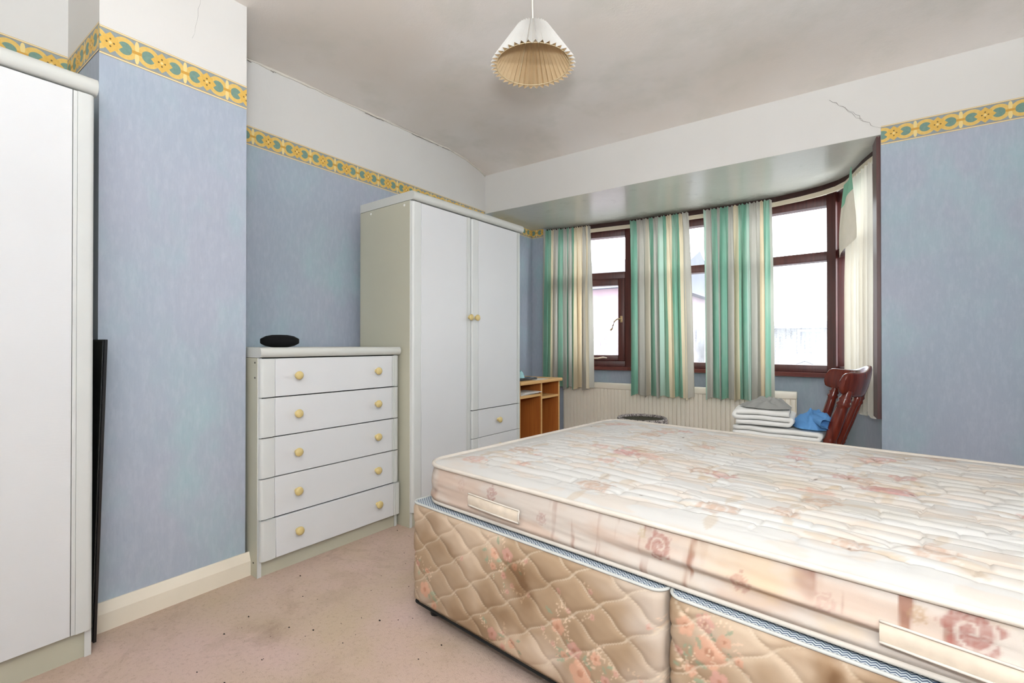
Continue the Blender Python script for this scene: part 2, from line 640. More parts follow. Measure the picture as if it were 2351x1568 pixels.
def tube_geo(pts, r, n=8, closed=False):
    pts = [Vector(p) for p in pts]
    m_ = len(pts)
    rr = r if hasattr(r, '__len__') else [r] * m_
    vs_ = []
    up = Vector((0, 0, 1))
    for i, p in enumerate(pts):
        a = pts[i - 1] if (i > 0 or closed) else p
        b = pts[(i + 1) % m_] if (i < m_ - 1 or closed) else p
        t = (b - a).normalized()
        u = up if abs(t.dot(up)) < 0.95 else Vector((1, 0, 0))
        s = t.cross(u).normalized()
        w = s.cross(t).normalized()
        for k in range(n):
            an = 2 * PI * k / n
            vs_.append(p + (s * math.cos(an) + w * math.sin(an)) * rr[i])
    fs = []
    for i in range(m_ if closed else m_ - 1):
        for k in range(n):
            a, b = i * n + k, i * n + (k + 1) % n
            c, d = ((i + 1) % m_) * n + (k + 1) % n, ((i + 1) % m_) * n + k
            fs.append((a, b, c, d))
    if not closed:
        fs.append(tuple(range(n))[::-1])
        fs.append(tuple(range((m_ - 1) * n, m_ * n)))
    return vs_, fs


def tube(name, pts, r, mat, parent=None, n=8, closed=False):
    v, f = tube_geo(pts, r, n, closed)
    return link(name, v, f, mat, parent, smooth=True)


def extrude(name, prof, y0, y1, mat, parent=None, smooth=False):
    """closed profile of (x, z) pairs pushed along y"""
    n = len(prof)
    vs_ = [(x, y0, z) for x, z in prof] + [(x, y1, z) for x, z in prof]
    fs = [(i, (i + 1) % n, n + (i + 1) % n, n + i) for i in range(n)]
    fs += [tuple(range(n))[::-1], tuple(range(n, 2 * n))]
    o = link(name, vs_, fs, mat, parent, smooth)
    bm = bmesh.new()
    bm.from_mesh(o.data)
    bmesh.ops.recalc_face_normals(bm, faces=bm.faces)
    bm.to_mesh(o.data)
    bm.free()
    if smooth:
        o.data.set_sharp_from_angle(angle=math.radians(35))
    return o


def prism(name, poly, z0, z1, mat, parent=None):
    """plan polygon (x, y) pushed up from z0 to z1"""
    n = len(poly)
    vs_ = [(x, y, z0) for x, y in poly] + [(x, y, z1) for x, y in poly]
    fs = [(i, (i + 1) % n, n + (i + 1) % n, n + i) for i in range(n)]
    fs += [tuple(range(n))[::-1], tuple(range(n, 2 * n))]
    o = link(name, vs_, fs, mat, parent)
    bm = bmesh.new()
    bm.from_mesh(o.data)
    bmesh.ops.recalc_face_normals(bm, faces=bm.faces)
    bm.to_mesh(o.data)
    bm.free()
    return o


def thing(name, label, cat, loc=(0, 0, 0), rz=0.0, group=None):
    o = bpy.data.objects.new(name, None)
    o.empty_display_size = 0.1
    COL.objects.link(o)
    o.location = loc
    o.rotation_euler = (0, 0, rz)
    return tag(o, label, cat, group)


def tag(o, label, cat, group=None):
    o['label'] = label
    o['category'] = cat
    if group:
        o['group'] = group
    return o


def struct(o, label=None, cat=None):
    o['kind'] = 'structure'
    if label:
        o['label'] = label
        o['category'] = cat
    return o


# value noise for relief and printed cloth
def hash2(ix, iy, seed):
    h = (ix.astype(np.int64) * 374761393 + iy.astype(np.int64) * 668265263 + seed * 2147483647) & 0xffffffff
    h = ((h ^ (h >> 13)) * 1274126177) & 0xffffffff
    return ((h ^ (h >> 16)) & 0xffff) / 65535.0


def vnoise(x, y, seed=0):
    x, y = np.asarray(x, float), np.asarray(y, float)
    ix, iy = np.floor(x), np.floor(y)
    fx, fy = x - ix, y - iy
    fx, fy = fx * fx * (3 - 2 * fx), fy * fy * (3 - 2 * fy)
    a, b = hash2(ix, iy, seed), hash2(ix + 1, iy, seed)
    c, d = hash2(ix, iy + 1, seed), hash2(ix + 1, iy + 1, seed)
    return (a * (1 - fx) + b * fx) * (1 - fy) + (c * (1 - fx) + d * fx) * fy


def fbm(x, y, seed=0, oct=4):
    v, a, s = 0, 0.5, 0
    for k in range(oct):
        v = v + a * vnoise(x * 2 ** k, y * 2 ** k, seed + k * 17)
        s += a
        a *= 0.5
    return v / s


def sstep(a, b, x):
    t = np.clip((x - a) / (b - a), 0, 1)
    return t * t * (3 - 2 * t)


# ------------------------------------------------------------------ room shell
XL = -2.53          # alcove wall
XC = -2.14          # chimney breast face
YC0, YC1 = 0.53, 1.03
YF = 3.19           # front wall, beam face
XJ = 0.139          # right jamb of the bay
XR = 1.05
YB = -1.35
ZS = 2.11           # bay soffit
W = [(-2.40, 4.00), (-1.62, 4.14), (-0.86, 4.15), (-0.08, 4.06), (0.205, 3.37)]

struct(box('floor', (XL - 0.1, YB - 0.1, -0.12), (XR + 0.1, 4.32, 0.0), 'carpet'),
       'worn pinkish beige carpet over the whole bedroom floor', 'floor')
struct(box('wall_left', (XL - 0.1, YB, 0), (XL, 3.93, 2.62), 'wall_left'),
       'blue papered left wall with a white upper band behind the wardrobes', 'wall')
struct(box('wall_chimney_breast', (XL, YC0, 0), (XC, YC1, 2.62), 'wall_left'),
       'blue papered chimney breast standing out between wardrobe and drawers', 'wall')
struct(box('wall_back', (XL - 0.1, YB - 0.1, 0), (XR + 0.1, YB, 2.62), 'beam'))
struct(box('wall_right', (XR, YB, 0), (XR + 0.1, YF + 0.1, 2.62), 'wall_left'))
wf = struct(box('wall_front', (XJ, YF, 0), (XR, YF + 0.1, 2.62), 'wall_front'),
            'blue papered wall to the right of the bay window', 'wall')
struct(box('wall_beam', (XL, YF, ZS), (XJ, YF + 0.1, 2.62), 'beam'),
       'white painted beam across the opening of the bay', 'wall')
struct(box('wall_bay_corner', (XL - 0.1, 3.93, 0), (-2.40, 4.06, ZS), 'wall_left'))

# ceiling: nearly flat, rolling down to the beam near the window
prof = []
for y in np.linspace(YB, 2.70, 10):
    prof.append((y, 2.462 + 0.026 * max(0, y - 0.8)))
z0 = prof[-1][1]
for k in range(1, 15):
    a = k / 14
    prof.append((2.70 + (YF - 2.70) * a, z0 + (2.432 - z0) * a ** 2.2))
vs_, fs_ = [], []
nc_ = 2
for (y, z) in prof:
    vs_ += [(XL - 0.1, y, z), (XR + 0.1, y, z)]
fs_ = grid_faces(len(prof), 2)
top = len(vs_)
for (y, z) in prof:
    vs_ += [(XL - 0.1, y, 2.62), (XR + 0.1, y, 2.62)]
fs_ += [tuple(i + top for i in f)[::-1] for f in grid_faces(len(prof), 2)]
n2 = len(prof)
for r in range(n2 - 1):
    fs_.append((2 * r, 2 * r + 2, top + 2 * r + 2, top + 2 * r))
    fs_.append((2 * r + 1, top + 2 * r + 1, top + 2 * r + 3, 2 * r + 3))
fs_.append((0, top, top + 1, 1))
fs_.append((2 * n2 - 2, 2 * n2 - 1, top + 2 * n2 - 1, top + 2 * n2 - 2))
ce = link('ceiling', vs_, fs_, 'ceiling', smooth=True)
ce.data.set_sharp_from_angle(angle=math.radians(30))
struct(ce, 'stained off-white ceiling curving down towards the bay', 'ceiling')

# soffit over the bay
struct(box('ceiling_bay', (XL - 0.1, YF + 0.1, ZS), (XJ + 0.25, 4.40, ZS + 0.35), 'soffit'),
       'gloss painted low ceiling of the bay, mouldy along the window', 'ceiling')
struct(box('ceiling_bay_lip', (XL, YF + 0.001, ZS - 0.001), (XJ, YF + 0.1, ZS + 0.01), 'soffit'))


# walls under the bay window
def offset_poly(pts, d):
    """push a plan polyline sideways (to its left-hand side for d > 0)"""
    out = []
    for i, p in enumerate(pts):
        p = Vector(p)
        ns = []
        if i > 0:
            t = (p - Vector(pts[i - 1])).normalized()
            ns.append(Vector((-t.y, t.x)))
        if i < len(pts) - 1:
            t = (Vector(pts[i + 1]) - p).normalized()
            ns.append(Vector((-t.y, t.x)))
        n_ = sum(ns, Vector((0, 0))).normalized()
        k = d / max(0.4, n_.dot(ns[0]))
        out.append(tuple(p + n_ * k))
    return out


def strip_poly(pts, d0, d1):
    return offset_poly(pts, d0) + offset_poly(pts, d1)[::-1]


# W runs left to right, so its left-hand side is outdoors
struct(prism('wall_bay', strip_poly(W, 0.02, 0.16), 0, 0.765, 'wall_left'),
       'blue papered low wall of the bay below the window sill', 'wall')
struct(prism('trim_1', strip_poly(W, -0.075, 0.14), 0.765, 0.795, 'sill'),
       'mahogany window sill running round the bay', 'window sill')
# curved head lining: soft corner at the right end of the bay
curve = [(-2.40, 3.98), (-2.1, 4.04), (-1.6, 4.10), (-1.1, 4.115), (-0.7, 4.11), (-0.45, 4.09), (-0.28, 4.04), (-0.15, 3.98),
         (-0.06, 3.91), (0.0, 3.82), (0.035, 3.70), (0.065, 3.58), (0.105, 3.46), (0.145, 3.36)]
struct(prism('trim_2', strip_poly(curve, 0.0, 0.05), 2.062, ZS, 'fascia'),
       'dark stained head board following the curve of the bay ceiling', 'trim')
struct(prism('trim_3', [(XJ - 0.018, YF + 0.02), (XJ + 0.001, YF + 0.02), (XJ + 0.03, 3.34), (XJ - 0.03, 3.34)], 0.60, ZS - 0.001, 'mahogany_frame'),
       'dark mahogany end post of the bay window beside the right wall', 'trim')
struct(prism('wall_bay_return', [(XJ, YF + 0.1), (XJ + 0.16, YF + 0.1), (XJ + 0.16, 3.37), (XJ + 0.02, 3.345)], 0, ZS, 'wall_front'))
tr_o = tag(prism('curtain_track', strip_poly(curve[:], -0.022, -0.004), 2.035, 2.066, 'track'),
           'cream curtain track curving round the bay under the dark head board', 'curtain track')


# --- windows
def window_panel(idx, p, q, label, casement=False):
    p, q = Vector(p), Vector(q)
    L = (q - p).length
    d = (q - p).normalized()
    ang = math.atan2(d.y, d.x)
    root = bpy.data.objects.new('window_%d' % idx, None)
    COL.objects.link(root)
    root.location = (p.x, p.y, 0.795)
    root.rotation_euler = (0, 0, ang)
    struct(root, label, 'window')
    zt, zb, T = 2.062 - 0.795, 0.0, 0.085
    tz0, tz1 = 0.80, 0.865
    fw = 0.042
    box('frame_post', (0.0, 0, zb), (fw, T, zt), 'mahogany_frame', root, 0.004)
    box('frame_post', (L - fw, 0, zb), (L, T, zt), 'mahogany_frame', root, 0.004)
    box('head_rail', (fw, 0, zt - 0.075), (L - fw, T, zt), 'mahogany_frame', root, 0.004)
    box('bottom_rail', (fw, 0, zb), (L - fw, T, zb + 0.052), 'mahogany_frame', root, 0.004)
    box('transom', (fw, 0, tz0), (L - fw, T, tz1), 'mahogany_frame', root, 0.005)
    box('pane', (fw, 0.045, tz1), (L - fw, 0.051, zt - 0.075), 'glass', root)
    if casement:
        c = 0.058
        x0, x1, z0_, z1_ = fw + 0.002, L - fw - 0.002, zb + 0.052, tz0
        s = bpy.data.objects.new('casement', None)
        COL.objects.link(s)
        s.parent = root
        box('sash_stile', (x0, -0.012, z0_), (x0 + c, 0.05, z1_), 'mahogany_frame', s, 0.005)
        box('sash_stile', (x1 - c, -0.012, z0_), (x1, 0.05, z1_), 'mahogany_frame', s, 0.005)
        box('sash_rail', (x0 + c, -0.012, z0_), (x1 - c, 0.05, z0_ + 0.052), 'mahogany_frame', s, 0.005)
        box('sash_rail', (x0 + c, -0.012, z1_ - c), (x1 - c, 0.05, z1_), 'mahogany_frame', s, 0.005)
        box('pane', (x0 + c, 0.02, z0_ + 0.052), (x1 - c, 0.026, z1_ - c), 'glass_wet', s)
        hz = 0.43
        hx = x1 - c * 0.5
        h = tube('handle', [(hx, -0.014, hz), (hx, -0.045, hz + 0.004), (hx - 0.03, -0.05, hz), (hx - 0.055, -0.05, hz - 0.02),
                            (hx - 0.066, -0.05, hz - 0.055), (hx - 0.075, -0.05, hz - 0.085), (hx - 0.09, -0.05, hz - 0.10)],
                 [0.007, 0.007, 0.006, 0.006, 0.006, 0.007, 0.008], 'brass', s)
        h['label'] = 'curved brass casement handle'
        box('handle_plate', (hx - 0.011, -0.017, hz - 0.028), (hx + 0.011, -0.011, hz + 0.03), 'brass', s, 0.002)
        st = tube('stay', [(x1 - 0.30, -0.02, z0_ + 0.022), (x1 - 0.24, -0.035, z0_ + 0.022), (x1 - 0.19, -0.035, z0_ + 0.03), (x1 - 0.155, -0.03, z0_ + 0.026)],
                  [0.006, 0.007, 0.008, 0.006], 'stay', s)
        st['label'] = 'pale casement stay on the bottom rail'
    else:
        box('pane', (fw, 0.045, zb + 0.052), (L - fw, 0.051, tz0), 'glass_wet', root)
    return root


window_panel(1, W[0], W[1], 'opening mahogany casement window at the desk end of the bay', True)
window_panel(2, W[1], W[2], 'middle fixed mahogany window of the bay, mostly behind curtains')
window_panel(3, W[2], W[3], 'wide fixed mahogany window above the right end of the radiator')
window_panel(4, W[3], W[4], 'narrow side window of the bay behind the pale lining curtain')
struct(box('trim_4', (-0.035, -0.035, 0.795), (0.035, 0.05, 2.062), 'mahogany_frame',
           mtx=Matrix.Translation((W[3][0], W[3][1], 0)) @ Matrix.Rotation(math.radians(-40), 4, 'Z')),
       'mahogany corner post where the bay window turns', 'trim')
struct(box('trim_5', (-0.03, -0.025, 0.795), (0.03, 0.06, 2.062), 'mahogany_frame', mtx=Matrix.Translation((W[1][0], W[1][1] + 0.02, 0))))
struct(box('trim_6', (-0.03, -0.02, 0.795), (0.03, 0.06, 2.062), 'mahogany_frame', mtx=Matrix.Translation((W[2][0], W[2][1] + 0.02, 0))))


# --- border strips (printed paper, 1 mm proud)
def border(p, q, ztop, c0, c1, bloom, per, parent, h=0.10):
    """c0..c1: coordinate along the wall, bloom: where one fleuron sits, per: repeat length"""
    p, q = Vector(p), Vector(q)
    ua, ub = (c0 - bloom) / per * 0.173, (c1 - bloom) / per * 0.173
    vs_ = [(p.x, p.y, ztop - h), (q.x, q.y, ztop - h), (q.x, q.y, ztop), (p.x, p.y, ztop)]
    o = link('wallpaper_border', vs_, [(0, 1, 2, 3)], 'border', parent, uvs=[(ua, 0), (ub, 0), (ub, h), (ua, h)])
    o['label'] = 'printed paper border of gold rings and green hearts'
    return o


wl = bpy.data.objects['wall_left']
wc = bpy.data.objects['wall_chimney_breast']
wb = bpy.data.objects['wall_bay_corner']
e = 0.0015
border((XL + e, YB + 0.01), (XL + e, YC0 - 0.001), 2.138, YB, YC0, 0.403, 0.160, wl)
border((XL + e, YC1 + 0.001), (XL + e, YF - 0.001), 2.128, YC1, YF, 1.411, 0.162, wl)
border((XL + e, YF + 0.101), (XL + e, 3.929), ZS - 0.002, YF + .1, 3.93, 3.5, 0.162, wl, 0.08)
border((XL + 0.002, 3.93 - e), (-2.401, 3.93 - e), ZS - 0.002, 0, 0.13, 0.05, 0.162, wb, 0.08)
border((XL + 0.002, YC0 - e), (XC + e, YC0 - e), 2.128, 0, 0.39, 0.06, 0.162, wc)
border((XC + e, YC0), (XC + e, YC1), 2.120, YC0, YC1, 0.794, 0.156, wc)
border((XJ + 0.001, YF - e), (XR - 0.001, YF - e), 2.153, XJ, XR, 0.451, 0.1725, wf)
border((XR - e, YF - 0.002), (XR - e, YB + 0.01), 2.153, 0, YF - YB, 0.05, 0.1725, bpy.data.objects['wall_right'])


# --- skirting boards
def skirting(name, p, q, label=None):
    p, q = Vector((*p, 0)), Vector((*q, 0))
    d = (q - p).normalized()
    n_ = Vector((d.y, -d.x, 0))       # room side
    pr = [(0, 0), (0.020, 0), (0.020, 0.062), (0.006, 0.098), (0, 0.098)]
    vs_ = [p + n_ * a + Vector((0, 0, b)) for a, b in pr] + [q + n_ * a + Vector((0, 0, b)) for a, b in pr]
    k = len(pr)
    fs = [(i, (i + 1) % k, k + (i + 1) % k, k + i) for i in range(k)] + [tuple(range(k))[::-1], tuple(range(k, 2 * k))]
    o = link(name, vs_, fs, 'skirting')
    return struct(o, label, 'skirting board' if label else None)


skirting('baseboard_chimney', (XC, YC0 - 0.02), (XC, YC1 + 0.02), 'cream gloss skirting board along the chimney breast')
skirting('baseboard_left', (XL, YC1), (XL, 3.93))
skirting('baseboard_front', (XJ, YF), (XR, YF))


# --- cracks and flaking paint
def ribbon_crack(name, pts, w, mat, parent, normal):
    n_ = Vector(normal)
    pts = [Vector(p) for p in pts]
    vs_, fs = [], []
    for i, p in enumerate(pts):
        t = (pts[min(i + 1, len(pts) - 1)] - pts[max(i - 1, 0)]).normalized()
        s = n_.cross(t)
        k = w * (0.4 + 0.8 * random.random())
        vs_ += [p + n_ * 0.001 - s * k, p + n_ * 0.001 + s * k]
    for i in range(len(pts) - 1):
        fs.append((2 * i, 2 * i + 1, 2 * i + 3, 2 * i + 2))
    return link(name, vs_, fs, mat, parent)


def jag(a, b, n, j, nrm):
    a, b = Vector(a), Vector(b)
    t = (b - a).normalized()
    s = Vector(nrm).cross(t)
    return [a.lerp(b, k / n) + s * random.uniform(-j, j) for k in range(n + 1)]


beam = bpy.data.objects['wall_beam']
ribbon_crack('crack', jag((-0.085, YF, 2.36), (0.05, YF, 2.235), 9, 0.006, (0, -1, 0)) + jag((0.055, YF, 2.215), (0.135, YF, 2.14), 7, 0.006, (0, -1, 0)), 0.0009, 'crack', beam, (0, -1, 0))
ribbon_crack('crack', jag((-0.02, YF, 2.30), (0.06, YF, 2.20), 7, 0.012, (0, -1, 0)), 0.0006, 'crack', beam, (0, -1, 0))
ribbon_crack('crack', jag((XC, 0.86, 2.45), (XC, 0.82, 2.22), 9, 0.004, (1, 0, 0)), 0.0003, 'crack', wc, (1, 0, 0))


def zc(y):
    ys = [q[0] for q in prof]
    return float(np.interp(y, ys, [q[1] for q in prof]))


bead = []
for k in range(46):
    y = YC1 + 0.005 + (YF - YC1 - 0.01) * k / 45
    bead.append((XL + 0.004 + random.uniform(-.001, .001), y, zc(y) - 0.004 + random.uniform(-.003, .003)))
o = tube('paint_bead', bead, [0.0055 + random.uniform(-.002, .003) for _ in bead], 'plaster_edge', wl, 6)
for (a, b) in ((1.18, 1.24), (1.34, 1.37), (1.95, 2.1), (2.35, 2.62), (2.66, 2.74)):
    ribbon_crack('crack', [(XL + 0.003, y, zc(y) - 0.013 + random.uniform(-.003, .003)) for y in np.linspace(a, b, 7)], 0.0016, 'crack', wl, (1, 0, 0))

# ------------------------------------------------------------------ outdoors
def outside():
    g = struct(box('ground', (-40, 4.6, -3.0), (40, 70, -2.85), 'tarmac'), 'pale street and gardens outside the window', 'ground')

    def house(name, label, x0, x1, y0, y1, ze, zr, wallm, wins, gable_x=False):
        r = thing(name, label, 'house', ((x0 + x1) / 2, y0, -2.85))
        cx = (x0 + x1) / 2
        ox, oy, oz = cx, y0, -2.85

        def L(*p):
            return (p[0] - ox, p[1] - oy, p[2] - oz)
        box('wall', L(x0, y0, -2.85), L(x1, y1, ze), wallm, r)
        ov = 0.35
        if not gable_x:
            ym = (y0 + y1) / 2
            v = [L(x0 - ov, y0 - ov, ze - 0.1), L(x1 + ov, y0 - ov, ze - 0.1), L(x1 + ov, ym, zr), L(x0 - ov, ym, zr),
                 L(x0 - ov, y1 + ov, ze - 0.1), L(x1 + ov, y1 + ov, ze - 0.1)]
            link('roof', v, [(0, 1, 2, 3), (3, 2, 5, 4), (0, 3, 4), (1, 5, 2), (0, 4, 5, 1)], 'roof_tile', r)
        else:
            v = [L(x0 - ov, y0 - ov, ze - 0.1), L(x1 + ov, y0 - ov, ze - 0.1), L(cx, y0 - ov, zr),
                 L(x0 - ov, y1 + ov, ze - 0.1), L(x1 + ov, y1 + ov, ze - 0.1), L(cx, y1 + ov, zr)]
            link('roof', v, [(0, 2, 5, 3), (2, 1, 4, 5), (0, 3, 4, 1), (3, 5, 4)], 'roof_tile', r)
            link('gable', [L(x0, y0 - ov - 0.01, ze - 0.05), L(x1, y0 - ov - 0.01, ze - 0.05), L(cx, y0 - ov - 0.01, zr - 0.12)], [(0, 1, 2)], 'brick', r)
            for sx in (x0 - ov, x1 + ov):
                a, b = Vector(L(sx, y0 - ov - 0.04, ze - 0.1)), Vector(L(cx, y0 - ov - 0.04, zr))
                tube('bargeboard', [a, b], 0.09, 'far_frame', r, 4)
        for (a, b, c, d) in wins:
            f = box('window', L(a, y0 - 0.05, c), L(b, y0 + 0.02, d), 'far_frame', r)
            box('pane', L(a + 0.1, y0 - 0.07, c + 0.1), L(b - 0.1, y0 - 0.04, d - 0.1), 'far_glass', f)
        return r
    house('terraced_house', 'pale house with square windows across the street', -5.2, 7.5, 22, 30, 1.72, 2.05, 'brick',
          [(-1.68, -0.80, 0.70, 1.58), (-3.6, -2.7, 0.70, 1.58), (0.6, 1.5, 0.70, 1.58), (-1.68, -0.80, -1.9, -0.7)])
    house('garage', 'small gabled garage with white bargeboards beyond the widest pane', -2.55, 0.65, 15, 20, -0.10, 0.66, 'brick', [], True)
    house('brick_house', 'pinkish brick house seen through the casement window', -16, -5.6, 17, 26, 3.2, 5.0, 'red_brick',
          [(-9.2, -8.0, -0.6, 1.2), (-7.0, -6.2, -0.3, 1.0)])


outside()


# ------------------------------------------------------------------ fitted-look bedroom furniture
def knob_mesh():
    prof = [(0.0105, 0.0), (0.0095, 0.005), (0.0085, 0.009), (0.013, 0.013), (0.0185, 0.018), (0.0195, 0.023), (0.0175, 0.028), (0.011, 0.0315), (0.0, 0.0325)]
    o = lathe('knob', prof, 'knob', None, 20, 'X')
    me = o.data
    bpy.data.objects.remove(o)
    return me


KNOB = knob_mesh()


def knob(parent, x, y, z):
    o = bpy.data.objects.new('knob', KNOB)
    COL.objects.link(o)
    o.parent = parent
    o.location = (x, y, z)
    return o


def rounded_strip(name, y0, y1, z0, z1, t, outer, mat, parent, r=0.014):
    """vertical edge moulding of a door front; outer = +1/-1 side that is rounded over"""
    pr = []
    if outer > 0:
        pr = [(0, y0), (t, y0)] + [(t - r + r * math.sin(a), y1 - r + r * math.sin(PI / 2 - a) if False else y1 - r + r * math.cos(PI / 2 - (PI / 2 - a)) if False else 0) for a in ()]
        pr += [(t - r + r * math.cos(a), y1 - r + r * math.sin(a)) for a in np.linspace(0, PI / 2, 6)] + [(0, y1)]
    elif outer < 0:
        pr = [(0, y1), (t, y1)] + [(t - r + r * math.cos(a), y0 + r - r * math.sin(a)) for a in np.linspace(0, PI / 2, 6)] + [(0, y0)]
    else:
        pr = [(0, y0), (t, y0), (t, y1), (0, y1)]
    n = len(pr)
    vs_ = [(x, y, z0) for x, y in pr] + [(x, y, z1) for x, y in pr]
    fs = [(i, (i + 1) % n, n + (i + 1) % n, n + i) for i in range(n)] + [tuple(range(n))[::-1], tuple(range(n, 2 * n))]
    bm = bmesh.new()
    bv = [bm.verts.new(v) for v in vs_]
    for f in fs:
        bm.faces.new([bv[i] for i in f])
    return bm_obj(name, bm, mat, parent, True, 30)


def front(name, parent, y0, y1, z0, z1, strip_l, strip_r, t=0.02, x=0.001):
    """door or drawer front: white panel with a grey moulding at each side"""
    d = box(name, (x, y0 + strip_l + 0.0015, z0), (x + t - 0.0015, y1 - strip_r - 0.0015, z1), 'panel', parent, 0.0015, 1)
    for (a, b, o) in ((y0, y0 + strip_l, -1), (y1 - strip_r, y1, 1)):
        bead = 0.010
        s = rounded_strip('edge_moulding', a if o < 0 else a + bead, b - bead if o < 0 else b, z0, z1, t, o, 'trim_grey', d)
        s.location.x = x
        q = rounded_strip('bead', b - bead + 0.0005 if o < 0 else a, b if o < 0 else a + bead - 0.0005, z0, z1, t - 0.003, 0, 'trim_grey', d)
        q.location.x = x
    return d


def cornice_profile(z0, z1, over, depth):
    h = z1 - z0
    r = h * 0.5
    pr = [(-depth, z0), (over - r * 0.9, z0)]
    for a in np.linspace(-PI / 2, PI / 2, 9):
        pr.append((over - r * 0.8 + r * 0.8 * math.cos(a), z0 + h / 2 + h / 2 * math.sin(a)))
    pr += [(-depth, z1)]
    return pr


def carcass(root, W_, D, z1, plinth_h, hole=True):
    t = 0.018
    box('side_panel', (-D, 0, 0), (0, t, z1), 'carcass', root, 0.001, 1)
    box('side_panel', (-D, W_ - t, 0), (0, W_, z1), 'carcass', root, 0.001, 1)
    box('front_edging', (0.0003, 0.001, 0), (0.0018, t, z1), 'trim_grey', root)
    box('front_edging', (0.0003, W_ - t, 0), (0.0018, W_ - 0.001, z1), 'trim_grey', root)
    box('back_panel', (-D, t, 0.02), (-D + 0.006, W_ - t, z1), 'carcass', root)
    box('bottom_panel', (-D + 0.006, t, plinth_h), (-0.003, W_ - t, plinth_h + 0.018), 'carcass', root)
    box('plinth', (-0.02, t, 0.0), (-0.004, W_ - t, plinth_h), 'carcass', root)
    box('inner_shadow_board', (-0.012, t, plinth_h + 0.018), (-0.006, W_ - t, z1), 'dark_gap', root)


def chest():
    W_, D = 0.752, 0.44
    r = thing('chest_of_drawers', 'white five-drawer chest with grey sides and beige knobs', 'chest of drawers', (-2.066, 1.042, 0), math.radians(-1.6))
    carcass(r, W_, D, 0.94, 0.07)
    extrude('top', cornice_profile(0.942, 0.985, 0.034, D), 0.0, W_ + 0.002, 'cornice', r, True)
    zs = [0.940, 0.769, 0.597, 0.423, 0.247, 0.072]
    for k in range(5):
        x = 0.002 if k != 4 else 0.012
        d = front('drawer', r, 0.004, W_ - 0.004 + (0.003 if k == 4 else 0), zs[k + 1] + 0.002, zs[k] - 0.003, 0.062, 0.042, 0.02, x)
        zc_ = (zs[k] + zs[k + 1]) / 2 + 0.005
        knob(d, x + 0.018, 0.165, zc_)
        knob(d, x + 0.018, 0.60, zc_)
    for (x, z) in ((-0.02, 0.92), (-0.02, 0.855), (-0.03, 0.06)):
        c = lathe('screw_hole', [(0.004, 0), (0.004, 0.001)], 'dark_gap', r, 10, 'X')
        c.rotation_euler = (0, 0, -PI / 2)
        c.location = (x, 0.0, z)
    return r


def wardrobe_far():
    W_, D = 1.0, 0.45
    r = thing('wardrobe', 'pale two-door wardrobe with small drawers standing beside the desk', 'wardrobe', (-1.955, 1.805, 0), math.radians(-2.4))
    carcass(r, W_, D, 1.785, 0.08)
    extrude('cornice', cornice_profile(1.787, 1.835, 0.036, D), 0.0, W_ + 0.006, 'cornice', r, True)
    d = front('door', r, 0.004, 0.474, 0.083, 1.78, 0.062, 0.042)
    knob(d, 0.018, 0.452, 1.165)
    d = front('door', r, 0.480, 0.985, 0.588, 1.78, 0.062, 0.042)
    knob(d, 0.018, 0.512, 1.165)
    zs = [0.584, 0.408, 0.245, 0.083]
    for k in range(3):
        d = front('drawer', r, 0.480, 0.985, zs[k + 1] + 0.002, zs[k] - 0.001, 0.062, 0.042)
        knob(d, 0.018, 0.735, (zs[k] + zs[k + 1]) / 2 + 0.005)
    for (x, z) in ((-0.045, 1.765), (-0.345, 1.765)):
        c = lathe('screw_cap', [(0.007, 0), (0.006, 0.0015)], 'white_cap', r, 12, 'X')
        c.rotation_euler = (0, 0, -PI / 2)
        c.location = (x, 0.0, z)
    return r


def wardrobe_near():
    W_, D = 0.95, 0.52
    r = thing('wardrobe', 'tall white wardrobe at the left edge beside the chimney breast', 'wardrobe', (-2.002, -0.467, 0), 0)
    carcass(r, W_, D, 1.80, 0.085)
    extrude('cornice', cornice_profile(1.803, 1.853, 0.034, D), -0.004, W_ + 0.004, 'cornice', r, True)
    d = front('door', r, 0.004, 0.472, 0.09, 1.797, 0.052, 0.052)
    knob(d, 0.018, 0.45, 1.16)
    d = front('door', r, 0.478, 0.948, 0.09, 1.797, 0.052, 0.052)
    knob(d, 0.018, 0.50, 1.16)
    return r


wardrobe_near()
wardrobe_far()
chest()


# --- desk
def desk():
    r = thing('computer_desk', 'small orange wood-effect computer desk with open shelves beside the wardrobe', 'desk', (-1.945, 2.845, 0))
    L, D = 0.59, 0.50
    t = 0.018
    H = 0.725
    box('tabletop', (-D - 0.02, -0.005, H - 0.024), (0.022, L + 0.012, H), 'beech', r, 0.003)
    for (n_, y) in (('side_panel', 0.0), ('divider', 0.30), ('side_panel', L - t)):
        p = box(n_, (-D, y, 0), (-0.003, y + t, H - 0.024), 'beech_dark', r)
        box('edging', (-0.003, y, 0), (0.0, y + t, H - 0.024), 'beech', p)
    s = box('shelf', (-D + 0.02, t, 0.600), (-0.004, 0.30, 0.620), 'beech', r)
    s = box('shelf', (-D + 0.02, 0.30 + t, 0.575), (-0.004, L - t, 0.593), 'beech', r)
    box('back_panel', (-0.34, t, 0.06), (-0.325, 0.30, 0.600), 'beech_dark', r)
    box('back_panel', (-0.34, 0.30 + t, 0.06), (-0.325, L - t, H - 0.024), 'beech_dark', r)
    box('back_panel', (-0.40, t, 0.62), (-0.385, 0.30, H - 0.024), 'beech_dark', r)
    box('bottom_shelf', (-D + 0.02, 0.30 + t, 0.06), (-0.004, L - t, 0.078), 'beech_dark', r)
    return r


